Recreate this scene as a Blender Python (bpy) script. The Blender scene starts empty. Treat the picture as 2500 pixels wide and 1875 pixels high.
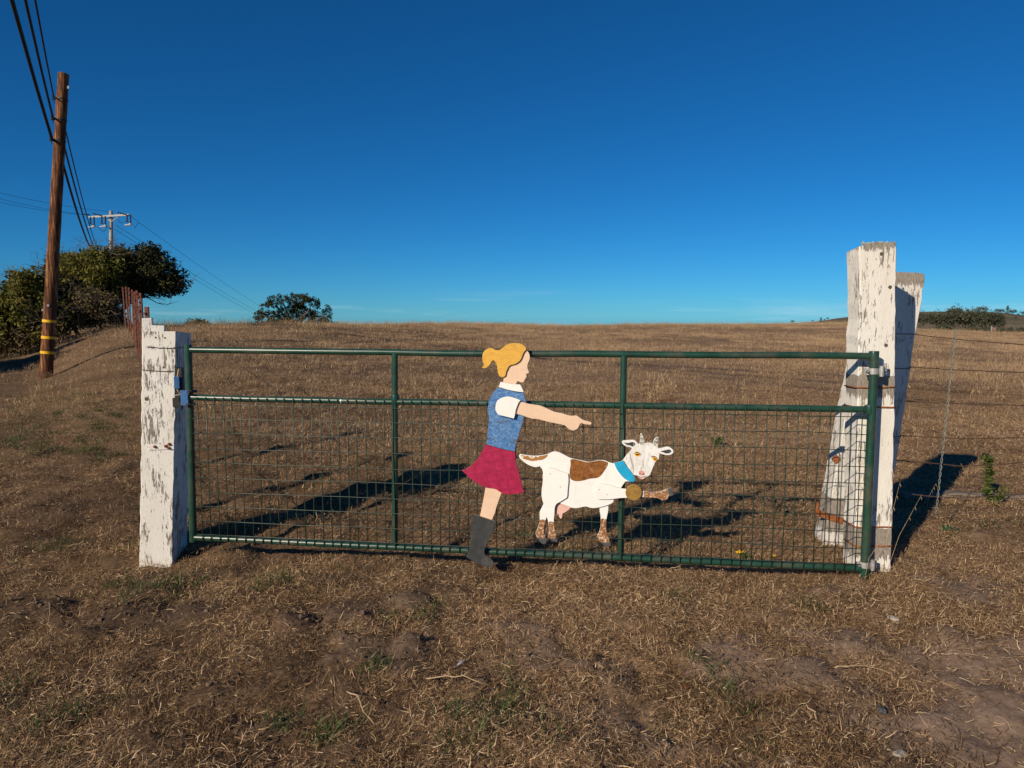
import bpy, bmesh, math, random
import numpy as np
from mathutils import Vector, Matrix, Quaternion
from mathutils.geometry import tessellate_polygon

R = math.radians
random.seed(7)
rng = np.random.default_rng(11)
scn = bpy.context.scene
COL = scn.collection

# ------------------------------------------------------------------ camera, sky, sun, exposure
CAM_H, PITCH, F = 1.55, R(5.5), 1734.0          # focal length in pixels of a 2500 px wide frame
cam_d = bpy.data.cameras.new('camera')
cam = bpy.data.objects.new('camera', cam_d); COL.objects.link(cam)
cam.location = (0, 0, CAM_H); cam.rotation_euler = (math.pi / 2 - PITCH, 0, 0)
cam_d.sensor_width = 36; cam_d.lens = 36 * F / 2500; cam_d.clip_start = 0.05; cam_d.clip_end = 6000
scn.camera = cam

SUN = Vector((0.572, 0.694, -0.433)).normalized()      # the way the light travels
sun_el = math.asin(-SUN.z); sun_rot = math.atan2(-SUN.x, -SUN.y)
world = bpy.data.worlds.new('World'); scn.world = world; world.use_nodes = True
wt = world.node_tree; wt.nodes.clear()
sky = wt.nodes.new('ShaderNodeTexSky'); sky.sky_type = 'NISHITA'; sky.sun_disc = False
sky.sun_elevation = sun_el; sky.sun_rotation = sun_rot
sky.altitude = 0; sky.air_density = 0.72; sky.dust_density = 0.0; sky.ozone_density = 10.0       # dry, very clear air: a deep blue sky
hs = wt.nodes.new('ShaderNodeHueSaturation'); hs.inputs['Saturation'].default_value = 1.035
bg = wt.nodes.new('ShaderNodeBackground'); bg.inputs['Strength'].default_value = 0.091
wo = wt.nodes.new('ShaderNodeOutputWorld')
wb = wt.nodes.new('ShaderNodeMix'); wb.data_type = 'RGBA'; wb.blend_type = 'MULTIPLY'; wb.inputs[0].default_value = 1.0
wb.inputs[7].default_value = (0.39, 0.80, 0.86, 1)                 # white balance of the whole sky
# thin streaks of cirrus low over the horizon, all round
wtc = wt.nodes.new('ShaderNodeTexCoord'); wmp = wt.nodes.new('ShaderNodeMapping'); wmp.inputs['Scale'].default_value = (2.2, 2.2, 26.0)
wno = wt.nodes.new('ShaderNodeTexNoise'); wno.inputs['Scale'].default_value = 1.6; wno.inputs['Detail'].default_value = 6; wno.inputs['Roughness'].default_value = 0.6
wrp = wt.nodes.new('ShaderNodeValToRGB'); wrp.color_ramp.elements[0].position = 0.545; wrp.color_ramp.elements[1].position = 0.80
wsz = wt.nodes.new('ShaderNodeSeparateXYZ'); wel = wt.nodes.new('ShaderNodeMapRange')
wel.inputs['From Min'].default_value = 0.045; wel.inputs['From Max'].default_value = 0.0; wel.inputs['To Max'].default_value = 0.4; wel.interpolation_type = 'SMOOTHSTEP'
wmu = wt.nodes.new('ShaderNodeMath'); wmu.operation = 'MULTIPLY'
wcl = wt.nodes.new('ShaderNodeMix'); wcl.data_type = 'RGBA'; wcl.inputs[7].default_value = (7.5, 9.0, 10.5, 1)
wt.links.new(wtc.outputs['Generated'], wmp.inputs[0]); wt.links.new(wmp.outputs[0], wno.inputs[0]); wt.links.new(wno.outputs[0], wrp.inputs[0])
wt.links.new(wtc.outputs['Generated'], wsz.inputs[0]); wt.links.new(wsz.outputs[2], wel.inputs[0])
wt.links.new(wrp.outputs[0], wmu.inputs[0]); wt.links.new(wel.outputs[0], wmu.inputs[1])
wt.links.new(sky.outputs[0], wb.inputs[6]); wt.links.new(wb.outputs[2], wcl.inputs[6]); wt.links.new(wmu.outputs[0], wcl.inputs[0]); wt.links.new(wcl.outputs[2], hs.inputs['Color']); wt.links.new(hs.outputs[0], bg.inputs['Color']); wt.links.new(bg.outputs[0], wo.inputs[0])

sd = bpy.data.lights.new('sun', 'SUN'); sd.energy = 5.0; sd.angle = R(0.5); sd.color = (1.0, 0.875, 0.70)
sun = bpy.data.objects.new('sun', sd); COL.objects.link(sun)
sun.rotation_euler = SUN.to_track_quat('-Z', 'Y').to_euler(); sun.location = (-20, -20, 20)
vs = scn.view_settings
vs.view_transform = 'Standard'; vs.look = 'None'; vs.exposure = 0.0; vs.gamma = 1.0; vs.use_curve_mapping = False

# ------------------------------------------------------------------ helpers: pixels of the photograph to places
CP, SP = math.cos(PITCH), math.sin(PITCH)
def ray(px, py):
    u = (px - 1250) / F; v = -(py - 937.5) / F
    return Vector((u, CP + v * SP, -SP + v * CP))
def at(px, py, Y):
    d = ray(px, py); t = Y / d.y
    return Vector((d.x * t, Y, CAM_H + d.z * t))

# ------------------------------------------------------------------ helpers: numbers
def vnoise(x, y, seed=0):
    x = np.asarray(x, float); y = np.asarray(y, float)
    xi = np.floor(x).astype(np.int64); yi = np.floor(y).astype(np.int64)
    fx = x - xi; fy = y - yi
    fx = fx * fx * (3 - 2 * fx); fy = fy * fy * (3 - 2 * fy)
    def h(a, b):
        n = (a * 374761393 + b * 668265263 + seed * 1442695041) & 0xffffffff
        n = ((n ^ (n >> 13)) * 1274126177) & 0xffffffff
        return ((n ^ (n >> 16)) & 0xffff) / 65535.0
    a = h(xi, yi); b = h(xi + 1, yi); c = h(xi, yi + 1); d = h(xi + 1, yi + 1)
    return (a * (1 - fx) + b * fx) * (1 - fy) + (c * (1 - fx) + d * fx) * fy - 0.5
def fbm(x, y, seed=0, n=4):
    s = 0; a = 1.0
    for i in range(n):
        s = s + a * vnoise(x * 2 ** i, y * 2 ** i, seed + i); a *= 0.5
    return s
def sst(a, b, x):
    t = np.clip((x - a) / (b - a), 0, 1); return t * t * (3 - 2 * t)

# ------------------------------------------------------------------ terrain
def fence_x(y): return -0.558 * y + 0.31
def crest_y(r): return 30 + 28 * sst(-0.5, 0.15, r) + 14 * sst(0.15, 0.6, r)
def base_z(x, y):
    x = np.asarray(x, float); y = np.asarray(y, float)
    ys = np.maximum(y, 3.0); r = np.clip(x / ys, -0.75, 0.9)
    yc = crest_y(r); pxd = 27 - 4 * sst(-0.4, 0.0, r) + 2.2 * np.sin(r * 9.0 + 0.6) + 1.2 * np.sin(r * 23.0) + 15 * sst(0.48, 0.59, r) + 8 * sst(0.59, 0.75, r)
    zc = CAM_H - pxd / F * yc
    t = np.clip((y - 5.5) / (yc - 5.5), 0, 1)
    z = zc * (0.25 * t + 0.75 * t * t * (3 - 2 * t))
    over = np.maximum(y - yc - 2, 0)
    z = z - 0.045 * over * sst(0, 14, over)
    z = np.maximum(z, -14 - 0.018 * np.maximum(y - 300, 0))
    # land left of the fence line stays low
    dl = fence_x(y) - x
    k = sst(-0.2, 2.6 + 0.30 * np.clip(y - 18.6, 0, 12), dl) * sst(5, 13, y)
    low = -0.12 - 0.004 * np.maximum(y - 30, 0)
    z = z * (1 - k) + low * k
    z = z + 0.014 * np.clip(x, -4, 4) * (1 - sst(6, 14, y))
    z = z - 0.055 * (1 - sst(-2.6, -0.8, x)) * (1 - sst(6, 12, y))
    gy = 4.29 - 0.126 * x                                     # the worn line under the gate
    z = z - 0.045 * np.exp(-((y - gy - 0.1) / 0.45) ** 2) * sst(-2.1, -1.7, x) * (1 - sst(1.4, 1.9, x))
    return z
def ground_hit(px, py):
    d = ray(px, py); y = 4.0
    for i in range(60):
        z = float(base_z(d.x / d.y * y, y))
        y = y * 0.5 + 0.5 * (z - CAM_H) / d.z * d.y
    return (d.x / d.y * y, y)
BARE = [(2450,1790,.55,.40,.85),(2373,1444,.26,.20,.9),(2393,1614,.40,.28,.85),(380,1500,.42,.24,1.),(800,1505,.26,.14,.9),
        (935,1475,.24,.16,.9),(1398,1611,.28,.16,.95),(1300,1545,.22,.12,.7),(906,1605,.26,.17,.9),(1775,1582,.26,.18,.9),(2080,1570,.28,.18,.9),
        (1828,1650,.22,.14,.8),(2434,1850,.4,.2,.9),(2000,1655,.2,.12,.8),(180,1520,.3,.12,.7),(60,1490,.3,.15,.8),(120,1250,.3,.3,.5),
        (330,1660,.25,.12,.5),(620,1780,.2,.1,.6),(1280,1750,.2,.1,.6),(2010,1430,.25,.12,.5),(560,1700,.22,.1,.5),(1640,1800,.2,.1,.5)]
BARE_G = [(*ground_hit(a, b), c, d, e) for a, b, c, d, e in BARE]
def bare_mask(x, y):
    x = np.asarray(x, float); y = np.asarray(y, float)
    m = np.zeros_like(x)
    wx = x + 0.22 * fbm(x * 6, y * 6, 31, 5); wy = y + 0.22 * fbm(x * 6, y * 6, 47, 5)
    brk = 0.22 * fbm(x * 9, y * 9, 59, 4)
    for gx, gy, rx, ry, s in BARE_G:
        d = np.sqrt(((wx - gx) / (rx * 1.0)) ** 2 + ((wy - gy) / (ry * 1.0)) ** 2) + brk
        m = np.maximum(m, s * (1 - sst(0.65, 1.15, d)))
    return m
def terrain_z(x, y):
    x = np.asarray(x, float); y = np.asarray(y, float)
    near = 1 - sst(7, 16, y)
    b = bare_mask(x, y)
    z = base_z(x, y) + 0.05 * fbm(x * 0.35, y * 0.35, 3) * sst(6, 12, y) * (1 - sst(30, 60, y)) * 2
    z = z + near * (0.055 * fbm(x * 1.7, y * 1.7, 5, 3) + 0.042 * fbm(x * 7, y * 7, 9, 3) + 0.06 * (1 - sst(-2.2, 0.8, x)) * fbm(x * 3.6, y * 3.6, 301, 3))
    z = z + near * b * (0.008 + 0.022 * (1 - sst(-0.5, 1.0, x)) + 0.028 * fbm(x * 12, y * 12, 12, 4))
    return z
def gz(x, y): return float(terrain_z(np.array([x]), np.array([y]))[0])

# ------------------------------------------------------------------ helpers: objects
def tag(o, label=None, cat=None, group=None, kind=None):
    if label: o['label'] = label
    if cat: o['category'] = cat
    if group: o['group'] = group
    if kind: o['kind'] = kind
    return o
def empty(name, loc, rz=0.0, label=None, cat=None, group=None):
    o = bpy.data.objects.new(name, None); COL.objects.link(o)
    o.location = loc; o.rotation_euler = (0, 0, rz); o.empty_display_size = 0.1
    return tag(o, label, cat, group)
def mesh_obj(name, verts, faces, mat, parent=None, smooth=False, attr=None):
    me = bpy.data.meshes.new(name)
    me.from_pydata([tuple(v) for v in verts], [], [tuple(f) for f in faces]); me.update()
    if smooth: me.shade_smooth()
    if attr is not None:
        a = me.attributes.new('tint', 'FLOAT', 'POINT'); a.data.foreach_set('value', np.asarray(attr, np.float32))
    return link(name, me, mat, parent)
def link(name, me, mat, parent=None):
    if mat is not None and not me.materials: me.materials.append(mat)
    o = bpy.data.objects.new(name, me); COL.objects.link(o)
    if parent is not None: o.parent = parent
    return o
def fast_mesh(name, V, Fq, nper):
    """mesh from numpy: V (n,3), Fq (m,nper) all faces with nper corners"""
    me = bpy.data.meshes.new(name)
    me.vertices.add(len(V)); me.vertices.foreach_set('co', np.asarray(V, np.float32).ravel())
    m = len(Fq); me.loops.add(m * nper); me.loops.foreach_set('vertex_index', np.asarray(Fq, np.int32).ravel())
    me.polygons.add(m); me.polygons.foreach_set('loop_start', np.arange(0, m * nper, nper, dtype=np.int32))
    me.update(calc_edges=True)
    return me
def add_attr(me, name, vals):
    a = me.attributes.new(name, 'FLOAT', 'POINT'); a.data.foreach_set('value', np.asarray(vals, np.float32))

class MB:
    def __init__(s): s.v = []; s.f = []
    def add(s, v, f):
        n = len(s.v); s.v += [tuple(p) for p in v]; s.f += [tuple(i + n for i in q) for q in f]; return s
    def tube(s, pts, r, sides=8, cap=True):
        pts = [Vector(p) for p in pts]; n = len(pts)
        rs = r if isinstance(r, (list, tuple)) else [r] * n
        t0 = (pts[1] - pts[0]).normalized()
        up = Vector((0, 0, 1)) if abs(t0.z) < 0.9 else Vector((1, 0, 0))
        nx = t0.cross(up).normalized()
        V = []
        for i, p in enumerate(pts):
            t = (pts[min(i + 1, n - 1)] - pts[max(i - 1, 0)]).normalized()
            nx = (nx - t * nx.dot(t)).normalized(); ny = t.cross(nx)
            for k in range(sides):
                a = 2 * math.pi * k / sides
                V.append(p + (nx * math.cos(a) + ny * math.sin(a)) * rs[i])
        Fc = []
        for i in range(n - 1):
            for k in range(sides):
                k2 = (k + 1) % sides
                Fc.append((i * sides + k, i * sides + k2, (i + 1) * sides + k2, (i + 1) * sides + k))
        if cap:
            Fc.append(tuple(reversed(range(sides)))); Fc.append(tuple((n - 1) * sides + k for k in range(sides)))
        return s.add(V, Fc)
    def box(s, c, d, rot=None):
        c = Vector(c); V = []
        for sx in (-1, 1):
            for sy in (-1, 1):
                for sz in (-1, 1):
                    p = Vector((sx * d[0] / 2, sy * d[1] / 2, sz * d[2] / 2))
                    if rot is not None: p = rot @ p
                    V.append(c + p)
        return s.add(V, [(0, 1, 3, 2), (4, 6, 7, 5), (0, 4, 5, 1), (2, 3, 7, 6), (0, 2, 6, 4), (1, 5, 7, 3)])
    def obj(s, name, mat, parent=None, smooth=False, bevel=0.0, sub=0):
        o = mesh_obj(name, s.v, s.f, mat, parent, smooth)
        if bevel:
            bm = bmesh.new(); bm.from_mesh(o.data)
            bmesh.ops.recalc_face_normals(bm, faces=bm.faces)
            bmesh.ops.bevel(bm, geom=[e for e in bm.edges], offset=bevel, segments=1, affect='EDGES', profile=0.5)
            bm.to_mesh(o.data); bm.free()
        return o
def smooth_by_angle(o, ang=40):
    me = o.data; me.shade_smooth()
    bm = bmesh.new(); bm.from_mesh(me)
    for e in bm.edges:
        if len(e.link_faces) == 2 and e.calc_face_angle(0) > R(ang): e.smooth = False
    bm.to_mesh(me); bm.free(); return o

# ------------------------------------------------------------------ helpers: materials
def newmat(name):
    m = bpy.data.materials.new(name); m.use_nodes = True
    nt = m.node_tree; b = nt.nodes['Principled BSDF']
    return m, nt, b
def nd(nt, typ, **kw):
    n = nt.nodes.new(typ)
    for k, v in kw.items():
        if k in n.inputs.keys():
            i = n.inputs[k]
            if isinstance(v, bpy.types.NodeSocket): nt.links.new(v, i)
            else: i.default_value = v
        else: setattr(n, k, v)
    return n
def rgba(c): return (c[0], c[1], c[2], 1)
def ramp(nt, fac, stops, interp='LINEAR'):
    n = nt.nodes.new('ShaderNodeValToRGB'); cr = n.color_ramp; cr.interpolation = interp
    while len(cr.elements) < len(stops): cr.elements.new(0.5)
    for e, (p, c) in zip(cr.elements, stops):
        e.position = p; e.color = rgba(c) if isinstance(c, (tuple, list)) else (c, c, c, 1)
    nt.links.new(fac, n.inputs[0]); return n.outputs[0]
def mix(nt, fac, a, b, mode='MIX'):
    n = nt.nodes.new('ShaderNodeMix'); n.data_type = 'RGBA'; n.blend_type = mode
    for s, v in ((n.inputs[0], fac), (n.inputs[6], a), (n.inputs[7], b)):
        if isinstance(v, bpy.types.NodeSocket): nt.links.new(v, s)
        elif isinstance(v, (tuple, list)): s.default_value = rgba(v)
        else: s.default_value = v
    return n.outputs[2]
def mth(nt, op, a, b=0.0, c=None, clamp=False):
    n = nt.nodes.new('ShaderNodeMath'); n.operation = op; n.use_clamp = clamp
    for i, v in enumerate((a, b, c)):
        if v is None: continue
        if isinstance(v, bpy.types.NodeSocket): nt.links.new(v, n.inputs[i])
        else: n.inputs[i].default_value = v
    return n.outputs[0]
def coords(nt, scale=(1, 1, 1), rot=(0, 0, 0), which='Object'):
    tc = nt.nodes.new('ShaderNodeTexCoord'); mp = nt.nodes.new('ShaderNodeMapping')
    mp.inputs['Scale'].default_value = scale; mp.inputs['Rotation'].default_value = rot
    nt.links.new(tc.outputs[which], mp.inputs[0]); return mp.outputs[0]
def noise(nt, vec, scale, detail=4.0, rough=0.55, dist=0.0):
    n = nd(nt, 'ShaderNodeTexNoise', Vector=vec, Scale=scale, Detail=detail, Roughness=rough, Distortion=dist)
    return n.outputs[0]
def bump(nt, b, h, strength=0.3, dist=0.01):
    n = nd(nt, 'ShaderNodeBump', Height=h, Strength=strength, Distance=dist)
    nt.links.new(n.outputs[0], b.inputs['Normal'])

def paint(name, col, rough=0.6, var=0.12, dirt=None, dirt_amt=0.0, scale=18, bmp=0.15, spec=0.3, metal=0.0, chip=None, chip_t=0.7, strokes=0):
    m, nt, b = newmat(name)
    v = coords(nt); n1 = noise(nt, v, scale, 5)
    lo = tuple(c * (1 - var) for c in col); hi = tuple(min(1, c * (1 + var)) for c in col)
    c = ramp(nt, n1, [(0.3, lo), (0.7, hi)])
    if dirt is not None:
        n2 = noise(nt, v, scale * 0.45, 6, 0.65)
        c = mix(nt, mth(nt, 'MULTIPLY', ramp(nt, n2, [(0.48, 0.0), (0.72, 1.0)]), dirt_amt), c, dirt)
    if strokes:
        sv = coords(nt, (0.35, 1, 2.6), (0, R(strokes), 0)); n4 = noise(nt, sv, 34, 5, 0.6, 0.6)
        c = mix(nt, ramp(nt, n4, [(0.52, 0.0), (0.78, 0.30)]), c, tuple(k * 0.72 for k in col))
        c = mix(nt, ramp(nt, n4, [(0.22, 0.22), (0.46, 0.0)]), c, tuple(min(1, k * 1.12 + 0.02) for k in col))
        rn = noise(nt, coords(nt, (3.0, 1, 0.28)), 15, 5, 0.6)
        c = mix(nt, ramp(nt, rn, [(0.58, 0.0), (0.80, 0.35)]), c, (0.34, 0.27, 0.20))
    if chip is not None:
        n3 = noise(nt, v, scale * 2.2, 4, 0.6)
        c = mix(nt, ramp(nt, n3, [(chip_t, 0.0), (chip_t + 0.03, 1.0)]), c, chip)
    nt.links.new(c, b.inputs['Base Color']); b.inputs['Roughness'].default_value = rough
    b.inputs['Specular IOR Level'].default_value = spec; b.inputs['Metallic'].default_value = metal
    if bmp: bump(nt, b, noise(nt, v, scale * 4, 4), bmp, 0.004)
    return m
def peeling(name, white=(0.80, 0.77, 0.70), wood=(0.29, 0.25, 0.205), cover=0.56, bands=(), soft=0.02, grey_top=None, seed=0.0):
    """white paint flaking off weathered timber, grain running up the post; bands are (z0, z1) ranges worn to bare wood"""
    m, nt, b = newmat(name)
    tc = nt.nodes.new('ShaderNodeTexCoord')
    mp = nt.nodes.new('ShaderNodeMapping'); mp.inputs['Scale'].default_value = (1, 1, 0.16); mp.inputs['Location'].default_value = (seed, seed, seed)
    nt.links.new(tc.outputs['Object'], mp.inputs[0]); v = mp.outputs[0]
    grain = noise(nt, v, 150, 3, 0.6); flake = noise(nt, v, 78, 6, 0.68, 0.6)
    mp2 = nt.nodes.new('ShaderNodeMapping'); mp2.inputs['Scale'].default_value = (1, 1, 0.5); mp2.inputs['Location'].default_value = (seed * 2, 0, 0)
    nt.links.new(tc.outputs['Object'], mp2.inputs[0])
    zone = noise(nt, mp2.outputs[0], 7.5, 5, 0.65)
    h = mth(nt, 'ADD', mth(nt, 'MULTIPLY', flake, 0.75), mth(nt, 'MULTIPLY', zone, 0.55))
    sep = nd(nt, 'ShaderNodeSeparateXYZ', Vector=tc.outputs['Object'])
    for z0, z1 in bands:
        jz = mth(nt, 'ADD', sep.outputs[2], mth(nt, 'MULTIPLY', mth(nt, 'SUBTRACT', flake, 0.5), 0.10))
        up = nd(nt, 'ShaderNodeMapRange', Value=jz); up.inputs['From Min'].default_value = z0 - 0.02; up.inputs['From Max'].default_value = z0 + 0.02
        dn = nd(nt, 'ShaderNodeMapRange', Value=jz); dn.inputs['From Min'].default_value = z1 + 0.02; dn.inputs['From Max'].default_value = z1 - 0.02
        inb = mth(nt, 'MULTIPLY', up.outputs[0], dn.outputs[0])
        h = mth(nt, 'ADD', h, mth(nt, 'MULTIPLY', inb, 0.30))
    mask = ramp(nt, h, [(cover + 0.17, 0.0), (cover + 0.17 + soft, 1.0)])
    crack = ramp(nt, grain, [(0.66, 0.0), (0.72, 1.0)])
    fine = ramp(nt, noise(nt, v, 190, 4, 0.7), [(0.56, 0.0), (0.63, 0.6)])
    thin = ramp(nt, zone, [(0.36, 0.35), (0.58, 1.0)])
    wv = nd(nt, 'ShaderNodeTexVoronoi', Vector=mp.outputs[0], Scale=26.0); wv.feature = 'DISTANCE_TO_EDGE'
    split = mth(nt, 'MULTIPLY', ramp(nt, wv.outputs['Distance'], [(0.0, 1.0), (0.035, 0.0)]), ramp(nt, zone, [(0.5, 0.0), (0.6, 0.8)]))
    mask2 = mth(nt, 'MAXIMUM', mth(nt, 'MAXIMUM', mask, split), mth(nt, 'MULTIPLY', mth(nt, 'MAXIMUM', crack, fine), mth(nt, 'MULTIPLY', thin, 0.8)))
    wc = ramp(nt, grain, [(0.3, tuple(c * 0.55 for c in wood)), (0.7, tuple(c * 1.35 for c in wood))])
    pc = mix(nt, ramp(nt, noise(nt, v, 9, 5, 0.6), [(0.4, 0.0), (0.75, 0.45)]), white, tuple(w * k for w, k in zip(white, (0.78, 0.72, 0.64))))
    c = mix(nt, mask2, pc, wc)
    nt.links.new(c, b.inputs['Base Color']); b.inputs['Roughness'].default_value = 0.75; b.inputs['Specular IOR Level'].default_value = 0.2
    hb = mth(nt, 'ADD', mth(nt, 'MULTIPLY', mask, -0.8), mth(nt, 'MULTIPLY', grain, 0.5))
    bump(nt, b, hb, 0.7, 0.004)
    return m
def leafmat(name, cols, trans=0.25):
    m, nt, b = newmat(name)
    a = nd(nt, 'ShaderNodeAttribute', attribute_name='tint')
    k = len(cols)
    c = ramp(nt, a.outputs['Fac'], [(i / (k - 1), cc) for i, cc in enumerate(cols)])
    oi = nt.nodes.new('ShaderNodeObjectInfo')
    hv = nd(nt, 'ShaderNodeHueSaturation', Color=c)
    nt.links.new(mth(nt, 'MULTIPLY_ADD', oi.outputs['Random'], 0.35, 0.82), hv.inputs['Value'])
    nt.links.new(hv.outputs[0], b.inputs['Base Color'])
    b.inputs['Roughness'].default_value = 0.7; b.inputs['Specular IOR Level'].default_value = 0.15
    if trans:
        tr = nd(nt, 'ShaderNodeBsdfTranslucent', Color=hv.outputs[0])
        ms = nt.nodes.new('ShaderNodeMixShader'); ms.inputs[0].default_value = trans
        out = nt.nodes['Material Output']
        nt.links.new(b.outputs[0], ms.inputs[1]); nt.links.new(tr.outputs[0], ms.inputs[2]); nt.links.new(ms.outputs[0], out.inputs[0])
    return m

M = {}
M['gate'] = paint('gate_green', (0.012, 0.050, 0.032), rough=0.34, var=0.25, dirt=(0.15, 0.115, 0.085), dirt_amt=0.45, scale=11, bmp=0.08, spec=0.5, chip=(0.10, 0.05, 0.03), chip_t=0.735)
M['wire_green'] = paint('mesh_wire', (0.022, 0.042, 0.026), rough=0.4, var=0.3, dirt=(0.12, 0.075, 0.04), dirt_amt=0.6, scale=30, bmp=0.0, spec=0.5)
M['zinc'] = paint('zinc', (0.45, 0.44, 0.42), rough=0.45, var=0.2, metal=0.4, scale=60, dirt=(0.2, 0.17, 0.13), dirt_amt=0.6)
M['rust'] = paint('rust', (0.30, 0.095, 0.028), rough=0.85, var=0.45, scale=90, dirt=(0.06, 0.03, 0.02), dirt_amt=0.6)
M['rust_post'] = paint('rust_post', (0.14, 0.046, 0.028), rough=0.8, var=0.4, scale=40, dirt=(0.07, 0.03, 0.02), dirt_amt=0.5, bmp=0)
M['darkmetal'] = paint('dark_metal', (0.03, 0.028, 0.026), rough=0.55, var=0.3, scale=80)
M['blue'] = paint('blue_paint', (0.035, 0.11, 0.27), rough=0.45, var=0.2, scale=50, chip=(0.3, 0.3, 0.3), chip_t=0.68)
M['barbed'] = paint('barbed_wire', (0.075, 0.042, 0.026), rough=0.75, var=0.4, scale=60, bmp=0)
M['galv'] = paint('galvanised', (0.20, 0.21, 0.185), rough=0.55, var=0.25, metal=0.2, scale=120, bmp=0)
M['cable'] = paint('cable', (0.012, 0.012, 0.014), rough=0.6, var=0.2, scale=5, bmp=0)
M['white'] = paint('white_board', (0.82, 0.80, 0.75), rough=0.5, var=0.03, dirt=(0.60, 0.58, 0.53), dirt_amt=0.22, scale=7, bmp=0.12, chip=(0.42, 0.38, 0.32), chip_t=0.76, strokes=25)
M['skin'] = paint('skin_paint', (0.74, 0.52, 0.36), rough=0.55, var=0.04, dirt=(0.55, 0.42, 0.33), dirt_amt=0.25, scale=14, bmp=0.14, chip=(0.35, 0.22, 0.14), chip_t=0.75, strokes=70)
M['boot'] = paint('boot_paint', (0.036, 0.038, 0.038), rough=0.6, var=0.25, scale=22, dirt=(0.13, 0.12, 0.105), dirt_amt=0.4, bmp=0.15, chip=(0.3, 0.3, 0.28), chip_t=0.73, strokes=80)
M['turquoise'] = paint('turquoise', (0.012, 0.34, 0.58), rough=0.5, var=0.12, scale=22, bmp=0.12, strokes=40)
M['udder'] = paint('udder_pink', (0.72, 0.44, 0.36), rough=0.55, var=0.1, scale=20, strokes=30)
M['pink'] = paint('nose_pink', (0.62, 0.33, 0.27), rough=0.55, var=0.12, scale=60)
M['amber'] = paint('amber', (0.80, 0.36, 0.02), rough=0.4, var=0.12, scale=80, bmp=0)
M['black'] = paint('black_paint', (0.03, 0.025, 0.02), rough=0.5, var=0.3, scale=80, bmp=0)
M['nostril'] = paint('nostril', (0.30, 0.10, 0.08), rough=0.6, var=0.1, scale=80, bmp=0)
M['hoof'] = paint('hoof_grey', (0.075, 0.075, 0.078), rough=0.6, var=0.3, scale=60)
M['screw'] = paint('screw', (0.30, 0.28, 0.26), rough=0.45, var=0.2, scale=200, metal=0.5, bmp=0)
M['yellow'] = paint('yellow_band', (0.75, 0.43, 0.01), rough=0.5, var=0.08, scale=12, bmp=0)
M['insul'] = paint('insulator', (0.035, 0.028, 0.035), rough=0.4, var=0.2, scale=10, bmp=0)
M['farpole'] = paint('far_pole', (0.42, 0.36, 0.30), rough=0.85, var=0.15, scale=3, bmp=0)
M['crossarm'] = paint('crossarm', (0.46, 0.44, 0.40), rough=0.8, var=0.1, scale=3, bmp=0)
M['stone'] = paint('stone_pale', (0.36, 0.33, 0.29), rough=0.85, var=0.2, scale=60)
M['stone_d'] = paint('stone_dark', (0.06, 0.065, 0.07), rough=0.8, var=0.3, scale=60)
M['brick'] = paint('brick_bit', (0.22, 0.08, 0.035), rough=0.9, var=0.25, scale=80)
M['petal'] = paint('petal', (0.85, 0.50, 0.01), rough=0.5, var=0.1, scale=90, bmp=0)
M['feather'] = paint('feather', (0.72, 0.72, 0.72), rough=0.6, var=0.1, scale=60)
M['clod'] = paint('clod', (0.135, 0.092, 0.064), rough=0.95, var=0.35, scale=60, bmp=0.5)
M['wood_grey'] = peeling('grey_timber', white=(0.38, 0.33, 0.27), wood=(0.22, 0.18, 0.14), cover=0.5)
M['post_l'] = peeling('peeling_post', cover=0.537, wood=(0.25, 0.21, 0.17), white=(0.77, 0.735, 0.665), seed=3.1)
M['post_r'] = peeling('peeling_post_tall', cover=0.55, white=(0.77, 0.73, 0.65), bands=((0.10, 0.27), (1.07, 1.18), (1.93, 2.3)), seed=7.7)
M['post_b'] = peeling('peeling_post_back', cover=0.55, white=(0.68, 0.65, 0.59), bands=((0.12, 0.33), (1.75, 2.2)), seed=12.3)

def two_tone(name, a, bcol, scale, lo, hi, stretch=(1, 1, 1), rough=0.6, third=None, bs=0.3, dist=0.0, detail=6):
    m, nt, b = newmat(name)
    v = coords(nt, stretch); n1 = noise(nt, v, scale, detail, 0.62, dist)
    c = mix(nt, ramp(nt, n1, [(lo, 0.0), (hi, 1.0)]), a, bcol)
    if third is not None:
        n2 = noise(nt, v, scale * 0.3, 5, 0.6)
        c = mix(nt, ramp(nt, n2, [(third[1], 0.0), (third[1] + 0.1, third[2])]), c, third[0])
    nt.links.new(c, b.inputs['Base Color']); b.inputs['Roughness'].default_value = rough; b.inputs['Specular IOR Level'].default_value = 0.25
    bump(nt, b, n1, bs, 0.004); return m
M['hair'] = two_tone('hair_gold', (0.72, 0.40, 0.065), (0.50, 0.24, 0.04), 16, 0.45, 0.8, (0.5, 1, 1.6), third=((0.36, 0.24, 0.10), 0.55, 0.65), dist=3.0, bs=0.2)
M['vest'] = two_tone('vest_blue_shag', (0.045, 0.145, 0.36), (0.21, 0.35, 0.54), 80, 0.42, 0.68, (0.55, 1, 1), rough=0.85, third=((0.09, 0.10, 0.11), 0.58, 0.75), bs=1.0, dist=1.6, detail=3)
M['brown'] = two_tone('goat_brown', (0.30, 0.115, 0.025), (0.12, 0.042, 0.012), 38, 0.38, 0.66, (1, 1, 1), third=((0.55, 0.40, 0.25), 0.60, 0.75), bs=0.4, dist=1.0)
M['sock'] = two_tone('goat_sock', (0.26, 0.105, 0.035), (0.60, 0.46, 0.33), 75, 0.50, 0.60, bs=0.4, third=((0.12, 0.05, 0.02), 0.56, 0.7))
M['tailp'] = two_tone('goat_tail', (0.36, 0.17, 0.045), (0.80, 0.76, 0.68), 60, 0.55, 0.62, bs=0.2)
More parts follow.
